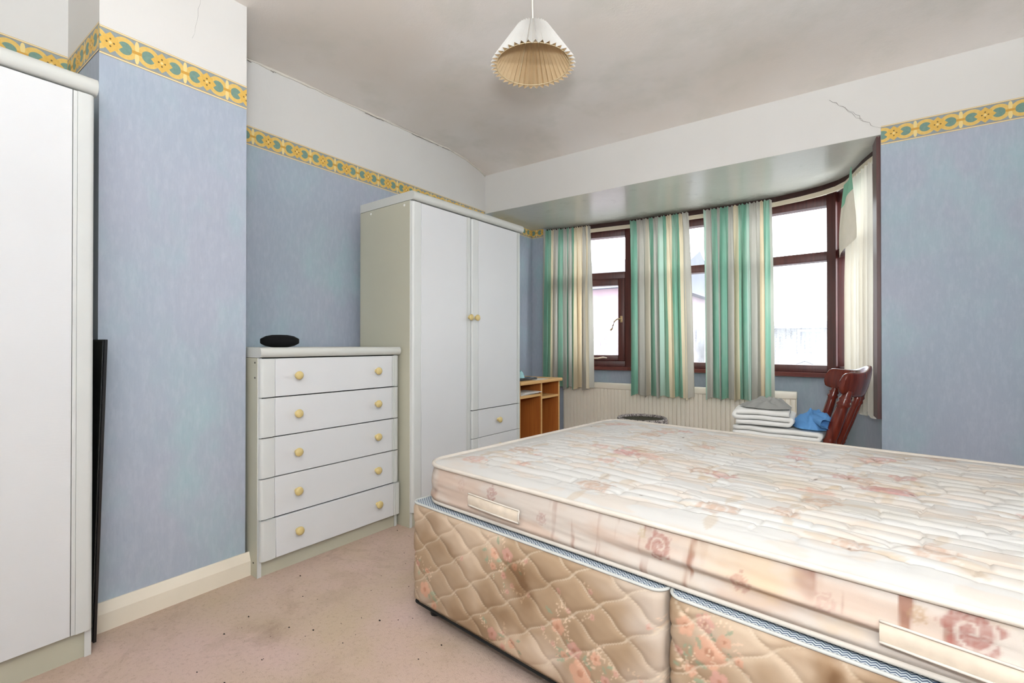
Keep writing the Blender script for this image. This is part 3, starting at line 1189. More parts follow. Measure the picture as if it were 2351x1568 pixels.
desk()
lap = thing('laptop', 'thin closed black laptop lying on the desk', 'laptop', (-2.03, 3.02, 0.7255))
box('base', (-0.10, -0.13, 0), (0.05, 0.13, 0.010), 'black', lap, 0.003)
box('lid', (-0.10, -0.13, 0.011), (0.05, 0.13, 0.018), 'black_face', lap, 0.003)
tag(box('paper_sheet', (-0.06, -0.1, 0), (0.05, 0.09, 0.0012), 'paper'), 'white sheet of paper sticking out beside the black laptop', 'paper').location = (-1.995, 3.17, 0.7254)
for k in range(3):
    o = tag(box('papers', (-0.12, -0.10, 0), (0.05, 0.10, 0.006), 'paper'), ['lowest', 'middle', 'topmost'][k] + ' paper in the pile on the open desk shelf', 'paper', 'papers on the desk shelf')
    o.location = (-2.01 + 0.012 * k, 2.99 + 0.02 * k, 0.6204 + 0.0064 * k)
    o.rotation_euler = (0, 0, 0.05 - 0.09 * k)


def crumple(name, rx, ry, h, mat, seed, n=40, m_=26, ridg=1.0, parent=None, flat=0.35):
    """crumpled heap of cloth: low mound crossed by random folds, closed below"""
    rs_ = np.random.RandomState(seed)
    J, I = np.meshgrid(np.arange(m_ + 1), np.arange(n), indexing='ij')
    ph, th = J / m_, 2 * PI * I / n
    cx, cy = np.cos(th), np.sin(th)
    rad = np.sin(ph * PI / 2) ** 0.75
    edge = 1 + 0.34 * (fbm(cx * 2.1 + 5, cy * 2.1 + 5, seed, 3) - 0.5)
    x, y = cx * rad * edge, cy * rad * edge
    base = np.clip(1 - rad ** 3.2, 0, 1)
    z = base * (flat + (1 - flat) * 1.3 * fbm(x * 1.3 + 2, y * 1.3 + 7, seed + 8, 2))
    for k in range(11):
        a = rs_.rand() * PI
        px, py = rs_.uniform(-0.6, 0.6, 2)
        bend = rs_.uniform(-0.6, 0.6)
        u = (x - px) * math.cos(a) + (y - py) * math.sin(a)
        v = -(x - px) * math.sin(a) + (y - py) * math.cos(a) + bend * u * u
        w = rs_.uniform(0.07, 0.13)
        L_ = rs_.uniform(0.35, 0.8)
        z = z + ridg * rs_.uniform(0.16, 0.34) * (np.exp(-(v / w) ** 2) - 0.6 * np.exp(-((v - 1.7 * w) / (0.8 * w)) ** 2)) * np.exp(-(u / L_) ** 4) * base ** 0.4
    z = np.maximum(z, 0.0) * h
    V = np.stack([x * rx, y * ry, z], -1).reshape(-1, 3)
    fs = grid_faces(m_ + 1, n, True)
    fs.append(tuple(range(m_ * n, (m_ + 1) * n)))
    return link(name, V, fs, mat, parent, smooth=True)


o = crumple('face_cloth', 0.055, 0.05, 0.06, 'teal_cloth', 5, 26, 14)
o.location = (-2.06, 3.0, 0.744)
tag(o, 'small crumpled pale teal cloth on top of the black laptop', 'cloth')

# --- radiator
def radiator():
    p, q = Vector((-2.19, 3.955)), Vector((-0.315, 3.985))
    d = (q - p)
    L = d.length
    r = thing('radiator', 'long cream panel radiator with vertical flutes under the bay window', 'radiator', (p.x, p.y, 0), math.atan2(d.y, d.x))
    zb, zt = 0.10, 0.655
    # fluted panel
    n = 56
    vs_ = []
    prof_x, prof_y = [], []
    for i in range(n):
        w = L / n
        for (a, dy) in ((0.0, 0.004), (0.10, -0.0), (0.14, -0.006), (0.5, -0.007), (0.86, -0.006), (0.90, 0.0)):
            prof_x.append(i * w + a * w)
            prof_y.append(dy)
    prof_x.append(L)
    prof_y.append(0.004)
    rows = [(zb, 0.9), (zb + 0.012, 0.25), (zb + 0.035, 0.0), (zt - 0.075, 0.0), (zt - 0.055, 0.3), (zt - 0.045, 0.9)]
    for (z, k) in rows:
        for x, y in zip(prof_x, prof_y):
            vs_.append((x, y * (1 - k) + 0.002 * k, z))
    fs = grid_faces(len(rows), len(prof_x))
    link('fluted_panel', vs_, fs, 'radiator', r)
    box('back_panel', (0, 0.014, zb), (L, 0.055, zt - 0.02), 'radiator', r, 0.004)
    box('top_cover', (-0.004, -0.012, zt - 0.052), (L + 0.006, 0.058, zt), 'radiator', r, 0.007, 3)
    box('side_cover', (L, -0.006, zb), (L + 0.004, 0.055, zt - 0.052), 'radiator', r)
    box('side_cover', (-0.004, -0.006, zb), (0, 0.055, zt - 0.052), 'radiator', r)
    tube('pipe', [(L + 0.004, 0.03, zb + 0.04), (L + 0.045, 0.03, zb + 0.04), (L + 0.045, 0.03, 0.0)], 0.008, 'pipe', r)
    lathe('valve', [(0.016, 0), (0.018, 0.01), (0.017, 0.045), (0.0, 0.05)], 'white_cap', r, 16).location = (L + 0.045, 0.03, zb + 0.04)


radiator()


# --- curtains
def curtain(name, label, path_top, path_bot, z_top, z_bot, folds, amp, mat, group, seed, header=True, nx=170, nz=46, hem=0.012):
    rs = np.random.RandomState(seed)
    pt = np.array(path_top, float)
    pb = np.array(path_bot, float)

    def sample(p, s):
        seg = np.r_[0, np.cumsum(np.linalg.norm(np.diff(p, axis=0), axis=1))]
        t = s * seg[-1]
        return np.c_[np.interp(t, seg, p[:, 0]), np.interp(t, seg, p[:, 1])]
    s = np.linspace(0, 1, nx)
    # uneven fold spacing
    wob = np.cumsum(0.55 + rs.rand(nx))
    wob = (wob - wob[0]) / (wob[-1] - wob[0])
    sm = np.convolve(np.pad(wob, 12, mode='edge'), np.ones(25) / 25, 'valid')
    phase = 2 * PI * folds * (0.6 * sm + 0.4 * s)
    ampmod = 0.55 + 0.9 * np.interp(s, np.linspace(0, 1, folds + 2), rs.rand(folds + 2))
    A, B = sample(pt, s), sample(pb, s)
    tan = np.gradient(A, axis=0)
    tan /= np.linalg.norm(tan, axis=1)[:, None] + 1e-9
    nrm = np.c_[tan[:, 1], -tan[:, 0]]        # into the room
    vs_, uv = [], []
    for j in range(nz):
        t = j / (nz - 1)
        te = t ** 0.8
        P = A * (1 - te) + B * te
        z = z_top + (z_bot - z_top) * t
        hd = max(0.0, 1 - t / 0.075) if header else 0.0
        drift = 0.5 * math.sin(2.2 * t + seed) * t
        w1 = np.sin(phase + drift) + 0.28 * np.sin(2.3 * phase + 1.3 * seed + 1.7 * t)
        a = amp * (0.35 + 0.65 * sstep(0.05, 0.5, t)) * ampmod * (1 - 0.6 * hd)
        off = a * w1 + hd * 0.006 * np.sin(phase * 3.1)
        if header and 0.075 < t < 0.11:
            off = off - 0.004
        P = P + nrm * off[:, None]
        # sideways sway of the folds
        P = P + tan * (0.35 * a * np.cos(phase + drift))[:, None]
        zz = z + (hem * t ** 6) * np.sin(phase * 0.5 + seed)
        for i in range(nx):
            zi = zz[i] + (0.006 * math.sin(phase[i] * 2.1) if j == 0 else 0)
            vs_.append((P[i, 0], P[i, 1], zi))
            uv.append((s[i], 1 - t))
    o = link(name, vs_, grid_faces(nz, nx), mat, None, smooth=True, uvs=uv)
    tag(o, label, 'curtain', group)
    return o


G = 'striped curtains of the bay window'
c = curtain('curtain', 'green and grey striped curtain above the computer desk', [(-2.395, 3.915), (-2.28, 3.95), (-2.02, 4.00), (-1.945, 4.00)],
            [(-2.365, 3.84), (-2.15, 3.86), (-1.865, 3.875)], 2.09, 0.60, 10, 0.028, 'curtain0', G, 3)
curtain('curtain', 'green and cream striped curtain in front of the casement post', [(-1.585, 4.06), (-1.30, 4.065), (-1.085, 4.06)],
        [(-1.50, 3.87), (-1.25, 3.865), (-0.995, 3.865)], 2.09, 0.575, 9, 0.034, 'curtain1', G, 11)
curtain('curtain', 'green and beige striped curtain between the two widest panes', [(-0.965, 4.06), (-0.7, 4.06), (-0.475, 4.045)],
        [(-0.905, 3.87), (-0.7, 3.87), (-0.45, 3.87)], 2.085, 0.585, 9, 0.034, 'curtain2', G, 23)
c4 = curtain('curtain', 'pale curtain seen from its lining side at the right jamb', [(-0.01, 3.70), (0.035, 3.60), (0.075, 3.47), (0.105, 3.35)],
             [(-0.005, 3.62), (0.045, 3.52), (0.085, 3.42), (0.110, 3.34)], 2.032, 0.60, 6, 0.018, 'lining', G, 31, header=False, hem=0.02)
# its top corner has come off the track and hangs over
fl = []
fuv = []
nu, nv = 14, 26
for j in range(nv):
    t = j / (nv - 1)
    for i in range(nu):
        s = i / (nu - 1)
        wdt = 0.16 * (1 - 0.35 * t)
        y = 3.60 - 0.0 * t - s * wdt - 0.05 * t
        x = -0.025 + 0.012 * math.sin(s * 5 + t * 3) + 0.05 * s - 0.035 * math.sin(t * 2.4) * (1 - s)
        z = 2.045 - t * 0.52 - 0.06 * (1 - s) * (1 - t) + 0.10 * s * t
        fl.append((x, y, z))
        fuv.append((s, t))
flap = link('folded_corner', fl, grid_faces(nv, nu), 'curtain_green', c4, True, fuv)
flap['label'] = 'green face of the curtain showing where the top corner flops over'
flap.data.materials.append(M['lining'])
for p_ in flap.data.polygons:
    if (p_.index // (nu - 1)) > 7:
        p_.material_index = 1


# --- pendant lamp
def lamp():
    cx, cy, zr = -1.025, 1.597, 2.105
    zc_ = zc(cy)
    r = thing('pendant_lamp', 'pleated cream cone lampshade hanging from the ceiling on a flex', 'lamp', (cx, cy, zr))
    R0, R1, H = 0.158, 0.060, 0.152
    n = 40
    vs_ = []
    rows = 7
    for j in range(rows):
        t = j / (rows - 1)
        rad = R0 + (R1 - R0) * t
        dep = 0.0115 * (1 - t) + 0.0055 * t
        for k in range(2 * n):
            a = PI * k / n
            q = rad + (dep if k % 2 == 0 else -dep)
            vs_.append((q * math.cos(a), q * math.sin(a), H * t))
    o = link('shade', vs_, grid_faces(rows, 2 * n, True), 'shade', r)
    ri = R0 - 0.013
    ring = tube('wire_ring', [(ri * math.cos(2 * PI * k / 48), ri * math.sin(2 * PI * k / 48), 0.004) for k in range(48)], 0.0016, 'wire', r, 6, True)
    rt = R1 - 0.006
    tube('wire_ring', [(rt * math.cos(2 * PI * k / 24), rt * math.sin(2 * PI * k / 24), H - 0.003) for k in range(24)], 0.0016, 'wire', r, 6, True)
    for k in range(3):
        a = 2 * PI * k / 3 + 0.5
        tube('stay_wire', [(ri * math.cos(a), ri * math.sin(a), 0.004), (rt * math.cos(a), rt * math.sin(a), H - 0.003)], 0.0014, 'wire', r, 5)
        tube('spider_arm', [(rt * math.cos(a), rt * math.sin(a), H - 0.003), (0.02 * math.cos(a), 0.02 * math.sin(a), H - 0.02)], 0.0014, 'wire', r, 5)
    lathe('lampholder', [(0.012, H + 0.025), (0.017, H + 0.012), (0.02, H - 0.01), (0.02, H - 0.045), (0.016, H - 0.05)][::-1], 'plastic_cream', r, 18)
    tube('flex', [(0, 0, H + 0.02), (-0.002, 0, H + 0.1), (0, 0, zc_ - zr - 0.01)], 0.0032, 'cord', r, 8)
    lathe('ceiling_rose', [(0.045, zc_ - zr), (0.044, zc_ - zr - 0.012), (0.02, zc_ - zr - 0.024), (0.008, zc_ - zr - 0.03)][::-1], 'plastic_cream', r, 24)


lamp()


# ------------------------------------------------------------------ bed
BO = Vector((-1.334, 1.24, 0))
BROT = math.atan2(-0.1188, 0.9929)
CREAM = np.array(S(228, 219, 205)[:3])


def lin(r, g, b):
    return np.array(S(r, g, b)[:3])


def blend(c, col, k):
    k = np.clip(k, 0, 1)[..., None]
    return c * (1 - k) + np.asarray(col) * k


def rose(c, x, y, cx, cy, r, col, strength, seed, sx=1.0):
    """printed rose: ragged disc with swirling pale lines"""
    dx, dy = (x - cx) / sx, y - cy
    d = np.sqrt(dx * dx + dy * dy) / r
    a = np.arctan2(dy, dx)
    edge = 1 + 0.14 * np.sin(a * 5 + seed) + 0.10 * np.sin(a * 9 + 2 * seed)
    m_ = sstep(1.0, 0.86, d / edge)
    sw = np.sin(d * 11 - a * 1.0 + seed)
    lines = sstep(0.55, 0.9, sw) * 0.75
    tex = 0.75 + 0.5 * (vnoise(x * 260, y * 260, seed) - 0.5)
    return blend(c, col, m_ * strength * (1 - lines) * tex)


def leafm(x, y, cx, cy, ang, L_, w):
    dx, dy = x - cx, y - cy
    u = dx * math.cos(ang) + dy * math.sin(ang)
    v = -dx * math.sin(ang) + dy * math.cos(ang)
    t = np.clip(u / L_, 0, 1)
    hw = w * np.sin(PI * t) ** 0.8 + 1e-6
    return sstep(1.0, 0.7, np.abs(v) / hw) * (u > 0) * (u < L_)


def flower(c, x, y, cx, cy, r, col, strength=0.8, seed=0):
    dx, dy = x - cx, y - cy
    d = np.sqrt(dx * dx + dy * dy)
    a = np.arctan2(dy, dx) + seed
    pet = r * (0.80 + 0.2 * np.abs(np.cos(2.5 * a)))
    m_ = sstep(1.0, 0.85, d / pet)
    shade_ = 0.82 + 0.18 * np.abs(np.cos(2.5 * a))
    c = blend(c, np.asarray(col), m_ * strength * shade_)
    ctr = sstep(0.30, 0.2, d / r)
    return blend(c, lin(150, 92, 62), ctr * strength * 0.55)


def set_colors(o, cols):
    me = o.data
    at = me.color_attributes.new('print', 'FLOAT_COLOR', 'POINT')
    full = np.ones((len(me.vertices), 4), dtype=np.float32)
    full[:, :3] = np.clip(cols, 0, 1)
    at.data.foreach_set('color', full.ravel())


def fast_grid(name, V, nr, nc, mat, parent, closed=False, cols=None):
    me = bpy.data.meshes.new(name)
    r = np.arange(nr - 1)[:, None]
    cc = np.arange(nc if closed else nc - 1)[None, :]
    a = r * nc + cc
    b = r * nc + (cc + 1) % nc
    q = np.stack([a, b, b + nc, a + nc], -1).reshape(-1, 4)
    me.vertices.add(len(V))
    me.vertices.foreach_set('co', np.asarray(V, np.float32).ravel())
    me.loops.add(q.size)
    me.loops.foreach_set('vertex_index', q.astype(np.int32).ravel())
    me.polygons.add(len(q))
    me.polygons.foreach_set('loop_start', np.arange(0, q.size, 4, dtype=np.int32))
    me.polygons.foreach_set('use_smooth', np.ones(len(q), dtype=bool))
    me.update(calc_edges=True)
    me.validate()
    o = mobj(name, me, mat, parent)
    if cols is not None:
        set_colors(o, cols)
    return o


def rrect_path(x0, y0, x1, y1, r, fine, coarse):
    """rounded rectangle; near (y0) side sampled finely. Returns points, normals, running length"""
    P, Nn = [], []

    def seg(a, b, st, n_):
        k = max(2, int(math.ceil((Vector(b) - Vector(a)).length / st)))
        for i in range(k):
            P.append(tuple(Vector(a).lerp(Vector(b), i / k)))
            Nn.append(n_)

    def arc(cx, cy, a0, n=8):
        for i in range(n):
            a = a0 + (PI / 2) * i / n
            P.append((cx + r * math.cos(a), cy + r * math.sin(a)))
            Nn.append((math.cos(a), math.sin(a)))
    seg((x0 + r, y0), (x1 - r, y0), fine, (0, -1))
    arc(x1 - r, y0 + r, -PI / 2)
    seg((x1, y0 + r), (x1, y1 - r), coarse, (1, 0))
    arc(x1 - r, y1 - r, 0)
    seg((x1 - r, y1), (x0 + r, y1), coarse, (0, 1))
    arc(x0 + r, y1 - r, PI / 2)
    seg((x0, y1 - r), (x0, y0 + r), coarse, (-1, 0))
    arc(x0 + r, y0 + r, PI)
    return np.array(P), np.array(Nn)


PEACH, PINK, LEAFG, DUN = lin(212, 164, 140), lin(208, 160, 148), lin(144, 160, 136), lin(166, 142, 114)


def divan_print(X, Z, seed):
    """near face print: x along the bed, z up"""
    c = np.zeros(X.shape + (3,)) + lin(170, 146, 120)
    n1 = fbm(X * 5 + 3, Z * 5, seed, 4)
    c = blend(c, lin(206, 186, 164), sstep(0.45, 0.7, n1) * 0.85)
    c = blend(c, lin(150, 124, 98), sstep(0.52, 0.75, fbm(X * 4 + 20, Z * 4 + 7, seed + 5)) * 0.7)
    c = blend(c, lin(214, 204, 194), sstep(0.5, 0.75, fbm(X * 3 + 40, Z * 4 + 1, seed + 9)) * 0.55)
    return c


FL = [(.089, .121, .030, PEACH), (.045, .20, .014, PINK), (.139, .079, .018, PEACH), (.017, .235, .013, PINK), (.10, .19, .012, PEACH),
      (.437, .352, .020, PEACH), (.492, .362, .024, PINK), (.43, .31, .014, PEACH), (.52, .335, .013, PEACH), (.475, .295, .012, PINK),
      (.678, .22, .026, PEACH), (.733, .176, .026, PINK), (.753, .125, .038, PEACH), (.801, .184, .018, PEACH), (.83, .14, .016, PINK), (.70, .15, .014, PEACH),
      (.426, .099, .022, PINK), (.506, .100, .016, PEACH), (.47, .075, .013, PINK),
      (1.090, .325, .040, PEACH), (1.080, .385, .024, PINK), (1.036, .362, .024, PEACH), (1.122, .362, .016, PEACH), (1.112, .272, .024, PINK), (1.048, .268, .016, PEACH),
      (1.02, .30, .012, PINK), (1.15, .33, .012, PEACH), (1.02, .20, .02, PEACH), (1.3, .2, .03, PEACH), (1.36, .25, .02, PINK), (1.62, .3, .03, PEACH), (1.66, .22, .02, PINK), (1.8, .12, .03, PEACH)]
STAIN = [(.53, .31, .07, .06, .75), (.56, .25, .05, .06, .6), (.486, .17, .08, .05, .55), (.60, .33, .10, .04, .45), (.30, .10, .2, .03, .35), (.40, .20, .06, .05, .35),
         (.20, .30, .09, .05, .3), (1.308, .40, .030, .10, .8), (1.325, .35, .022, .09, .8), (1.40, .39, .08, .06, .6), (1.25, .40, .06, .04, .35), (.66, .06, .14, .03, .4), (.92, .06, .2, .03, .3)]


def divan_half(name, label, x0, x1, seed):
    r = thing(name, label, 'bed base', BO + Vector((0, 0, 0)), BROT, 'halves of the divan base')
    zb, zt = 0.05, 0.415
    P, Nn = rrect_path(x0 + 0.003, 0.0, x1 - 0.003, 1.42, 0.035, 0.004, 0.05)
    nr = 92
    zz = np.linspace(zb, zt, nr)
    X = np.repeat(P[None, :, 0], nr, 0)
    Y = np.repeat(P[None, :, 1], nr, 0)
    Z = np.repeat(zz[:, None], len(P), 1)
    # quilted relief: diamonds whose corners curl
    cx_, cz_ = 0.162, 0.108
    wx = X + 0.006 * np.sin(2 * PI * Z / cz_ * 2)
    a = wx / cx_ + Z / cz_
    b = wx / cx_ - Z / cz_
    da = np.abs(a - np.round(a)) * 2
    db = np.abs(b - np.round(b)) * 2
    near = (np.abs(Nn[:, 1] + 1) < 0.6)[None, :] * 1.0
    puff = (np.clip(da * 3.2, 0, 1) * np.clip(db * 3.2, 0, 1)) ** 0.6 * 0.6 + (np.sqrt(da * db)) * 0.4
    edge = sstep(0, 0.03, Z - zb) * sstep(0, 0.02, zt - Z)
    disp = 0.0065 * puff * edge + 0.004 * (fbm(X * 6, Z * 6, seed) - 0.5) - 0.012 * (1 - sstep(0, 0.02, Z - zb))
    disp = disp * near
    X2 = X + Nn[None, :, 0] * disp
    Y2 = Y + Nn[None, :, 1] * disp
    V = np.stack([X2, Y2, Z], -1).reshape(-1, 3)
    xc, zc2 = X.ravel(), Z.ravel()
    c = divan_print(xc, zc2, seed)
    rs = np.random.RandomState(seed)
    for k, (fx, fz, fr, col) in enumerate(FL):
        if not (x0 - 0.06 < fx < x1 + 0.06):
            continue
        for q in range(5):       # sprigs and leaves round each bloom
            an = rs.rand() * 2 * PI
            dd = fr * (0.9 + 0.9 * rs.rand())
            lx, lz = fx + dd * math.cos(an), fz + dd * math.sin(an)
            if q < 2:
                c = blend(c, LEAFG, leafm(xc, zc2, lx, lz, an + rs.randn() * 0.5, fr * 1.2, fr * 0.26) * 0.75)
            else:
                an += rs.randn() * 0.4
                for h in range(5):
                    c = blend(c, lin(226, 200, 176), leafm(xc, zc2, lx + math.cos(an) * h * fr * 0.28, lz + math.sin(an) * h * fr * 0.28, an + (0.8 if h % 2 else -0.8), fr * 0.4, fr * 0.10) * 0.7)
        c = flower(c, xc, zc2, fx, fz, fr, col, 0.82, k)
    for k in range(16):        # scattered faint sprays
        fx, fz, an, fr = x0 + rs.rand() * (x1 - x0), zb + 0.03 + rs.rand() * 0.3, rs.rand() * 6.28, 0.018
        for h in range(7):
            c = blend(c, lin(216, 192, 166), leafm(xc, zc2, fx + math.cos(an + h * .12) * h * fr * 0.34, fz + math.sin(an + h * .12) * h * fr * 0.34, an + (0.9 if h % 2 else -0.9), fr * 0.5, fr * 0.13) * 0.65)
        c = flower(c, xc, zc2, fx, fz, 0.009, PINK, 0.6, k)
    # stitching and stains
    st = np.maximum(sstep(0.07, 0.02, da), sstep(0.07, 0.02, db)).ravel()
    c = blend(c, lin(232, 218, 196), st * 0.45)
    for (sx, sz, rx, rz, k) in STAIN:
        w = fbm(xc * 22, zc2 * 22, 77) * 0.7
        d = np.sqrt(((xc - sx) / rx) ** 2 + ((zc2 - sz) / rz) ** 2) + w - 0.35
        c = c * (1 - (k * 0.85 * sstep(1.2, 0.2, d))[:, None] * (1 - np.array([0.46, 0.33, 0.20])))
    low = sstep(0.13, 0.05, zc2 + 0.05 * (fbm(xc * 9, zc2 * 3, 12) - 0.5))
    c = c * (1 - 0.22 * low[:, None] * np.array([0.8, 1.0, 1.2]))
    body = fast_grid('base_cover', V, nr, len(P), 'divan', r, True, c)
    # woven top panel and underside
    Pi = P.copy()
    n = len(P)
    link('top_panel', [(p[0], p[1], zt) for p in Pi], [tuple(range(n))], 'weave', r)
    link('underside', [(p[0], p[1], zb) for p in Pi], [tuple(range(n))[::-1]], 'dark_gap', r)
    sub = rrect_path(x0 + 0.003, 0.0, x1 - 0.003, 1.42, 0.035, 0.03, 0.06)[0]
    tube('top_piping', [(p[0], p[1], zt + 0.001) for p in sub], 0.0042, 'piping_white', r, 6, True)
    for (cx2, cy2) in ((x0 + 0.07, 0.06), (x1 - 0.07, 0.06), (x0 + 0.07, 1.36), (x1 - 0.07, 1.36)):
        lathe('castor', [(0.018, 0.0), (0.02, 0.012), (0.02, 0.03), (0.014, 0.0505)], 'black', r, 14, loc=(cx2, cy2, 0))
    return r


divan_half('divan_base', 'foot half of the quilted floral divan base, stained brown in the middle', 0.0, 0.985, 4)
divan_half('divan_base', 'head half of the quilted floral divan base, with big peach flowers at its split', 0.988, 1.93, 8)


def mattress():
    r = thing('mattress', 'stained cream mattress with faded pink roses on the divan base', 'mattress', BO + Vector((0, 0, 0)), BROT)
    x0, x1, y0, y1 = 0.03, 1.90, 0.036, 1.415
    zb, zt = 0.424, 0.556
    rc = 0.10
    # --- quilted top
    st = 0.005
    nx, ny = int((x1 - x0) / st), int((y1 - y0) / st)
    u = np.linspace(x0, x1, nx)
    v = np.linspace(y0, y1, ny)
    X, Y = np.meshgrid(u, v)
    # round the corners
    ax = np.clip((rc - (X - x0)) / rc, 0, 1) - np.clip((rc - (x1 - X)) / rc, 0, 1)
    ay = np.clip((rc - (Y - y0)) / rc, 0, 1) - np.clip((rc - (y1 - Y)) / rc, 0, 1)
    X = X + np.sign(ax) * (np.abs(ax) - np.abs(ax) * np.sqrt(1 - ay ** 2 / 2)) * rc
    Y = Y + np.sign(ay) * (np.abs(ay) - np.abs(ay) * np.sqrt(1 - ax ** 2 / 2)) * rc
    ex_ = np.minimum(np.minimum(X - x0, x1 - X), np.minimum(Y - y0, y1 - Y))
    edge = sstep(0.0, 0.07, ex_)
    inn = sstep(0.05, 0.16, ex_)
    Z = zt + 0.010 * edge + 0.010 * sstep(0, 0.35, ex_)
    Z = Z - 0.012 * np.exp(-(((X - 1.0) / 0.35) ** 2 + ((Y - 0.75) / 0.3) ** 2)) + 0.008 * (fbm(X * 3, Y * 3, 3) - 0.5)
    # stitched blocks (uneven paving) and long creases
    wy = Y + 0.018 * (fbm(X * 4, Y * 4, 31) - 0.5) + 0.01 * np.sin(X * 9)
    wx = X + 0.03 * (fbm(X * 5, Y * 5, 41) - 0.5)
    row = np.floor(wy / 0.052)
    sh = hash2(row, row * 0 + 3, 5) * 0.17
    wid = 0.085 + 0.11 * hash2(row, row * 0 + 9, 6)
    colx = (wx + sh) / wid
    fy = wy / 0.052 - row
    fx = colx - np.floor(colx)
    dy = np.minimum(fy, 1 - fy) * 0.052
    dx = np.minimum(fx, 1 - fx) * wid
    skip = hash2(np.floor(colx), row, 21)
    dy2 = np.where(skip > 0.30, dy, 0.02)
    dx2 = np.where(hash2(np.floor(colx) + 5, row, 22) > 0.35, dx, 0.03)
    gro = np.maximum(np.exp(-(dy2 / 0.0055) ** 2), 0.9 * np.exp(-(dx2 / 0.005) ** 2))
    far_s = 0.6 + 0.4 * sstep(1.4, 0.6, X)
    crease = np.abs(fbm(X * 3.2 + 0.8 * Y, Y * 17 + 1.2 * np.sin(X * 5), 51, 3) - 0.5)
    cr = np.exp(-(crease / 0.022) ** 2)
    puffn = np.clip(dy2 / 0.02, 0, 1) * np.clip(dx2 / 0.03, 0, 1)
    Z = Z + inn * (0.0042 * puffn - 0.0050 * gro - 0.0055 * cr * far_s)
    V = np.stack([X, Y, Z], -1).reshape(-1, 3)
    x, y = X.ravel(), Y.ravel()
    c = np.zeros((x.size, 3)) + lin(202, 200, 197)
    c = blend(c, lin(204, 192, 180), sstep(0.5, 0.75, fbm(x * 3 + 11, y * 9 + 4, 61)) * 0.6)
    c = blend(c, lin(205, 182, 160), sstep(0.56, 0.64, fbm(x * 9, y * 22, 71, 3)) * 0.30)
    rs = np.random.RandomState(3)
    for k in range(46):
        cx_, cy_ = x0 + 0.06 + rs.rand() * (x1 - x0 - 0.12), y0 + 0.06 + rs.rand() * (y1 - y0 - 0.12)
        rr = 0.022 + 0.028 * rs.rand()
        col = [lin(188, 142, 136), lin(198, 158, 144), lin(182, 152, 132)][k % 3]
        c = rose(c, x, y, cx_, cy_, rr, col, 0.80, k, 1.25)
        for q in range(3):
            an = rs.rand() * 6.28
            c = blend(c, lin(190, 172, 150), leafm(x, y, cx_ + rr * math.cos(an), cy_ + rr * math.sin(an), an, rr * 2.2, rr * 0.4) * 0.5)
    for (sx, sy, rx, ry, k) in ((1.05, 0.62, .22, .10, .35), (0.80, 0.95, .2, .1, .25), (1.30, 0.45, .25, .08, .25), (0.6, 1.1, .25, .1, .12), (1.5, 0.9, .3, .15, .18)):
        d = np.sqrt(((x - sx) / rx) ** 2 + ((y - sy) / ry) ** 2) + fbm(x * 12, y * 12, 91) * 0.9 - 0.45
        c = c * (1 - (k * sstep(1.2, 0.3, d))[:, None] * (1 - np.array([0.80, 0.70, 0.52])))
    for k in range(36):
        px, py = x0 + rs.rand() * (x1 - x0), y0 + rs.rand() * (y1 - y0)
        d = np.hypot(x - px, y - py)
        c = blend(c, lin(96, 70, 52), sstep(0.006, 0.003, d) * 0.8)
    fast_grid('quilted_top', V, ny, nx, 'mattress', r, False, c.reshape(-1, 3))
    # --- side border
    P, Nn = rrect_path(x0, y0, x1, y1, rc, 0.004, 0.03)
    nr = 40
    t = np.linspace(0, 1, nr)
    Xs = np.repeat(P[None, :, 0], nr, 0)
    Ys = np.repeat(P[None, :, 1], nr, 0)
    T = np.repeat(t[:, None], len(P), 1)
    run = np.r_[0, np.cumsum(np.linalg.norm(np.diff(P, axis=0), axis=1))][None, :].repeat(nr, 0)
    Zs = zb + (zt - zb) * T
    bulge = 0.012 * np.sin(PI * T)
    slump = sstep(0.5, 1.2, run) * 1.0
    fold1 = 0.012 * np.exp(-((T - (0.52 - 0.12 * (run - 1.0))) / 0.08) ** 2) * slump
    fold2 = -0.012 * np.exp(-((T - (0.36 - 0.10 * (run - 1.0))) / 0.06) ** 2) * slump
    roll = 0.010 * np.exp(-((T - 0.16) / 0.10) ** 2)
    wr = 0.006 * (fbm(run * 5, T * 6 + run * 1.4, 13, 3) - 0.5) * np.sin(PI * T)
    D = bulge + fold1 + fold2 + roll + wr
    Xs2, Ys2 = Xs + Nn[None, :, 0] * D, Ys + Nn[None, :, 1] * D
    V = np.stack([Xs2, Ys2, Zs], -1).reshape(-1, 3)
    a, b = (run + x0 + rc).ravel(), Zs.ravel()
    c = np.zeros((a.size, 3)) + lin(198, 188, 179)
    c = blend(c, lin(192, 166, 148), sstep(0.45, 0.7, fbm(a * 7, b * 20, 5)) * 0.6)
    st_ = sstep(0.56, 0.72, fbm(a * 38, b * 5, 15, 3)) * sstep(0.45, 0.6, fbm(a * 5 + 3, b * 9, 25)) * sstep(0.55, 0.75, a)
    c = blend(c, lin(140, 96, 78), st_ * 0.85)
    c = blend(c, lin(206, 178, 140), sstep(0.5, 0.7, fbm(a * 6 + 9, b * 14, 35)) * sstep(0.9, 1.3, a) * 0.6)
    for (qx, qz, qr, s_) in ((.392, .520, .024, .6), (.25, .52, .022, .2), (.598, .490, .020, .45), (.961, .512, .034, .75), (1.145, .486, .024, .55), (1.30, .50, .02, .3), (1.505, .522, .042, .85), (1.75, .50, .03, .6)):
        c = rose(c, a, b, qx, qz, qr, lin(150, 92, 84), s_, int(qx * 50), 0.95)
    c = rose(c, a, b, 1.437, .526, .017, lin(170, 142, 110), 0.7, 4, 0.8)
    c = rose(c, a, b, .915, .53, .014, lin(176, 156, 122), 0.6, 4, 0.8)
    fast_grid('side_border', V, nr, len(P), 'mattress', r, True, c)
    n = len(P)
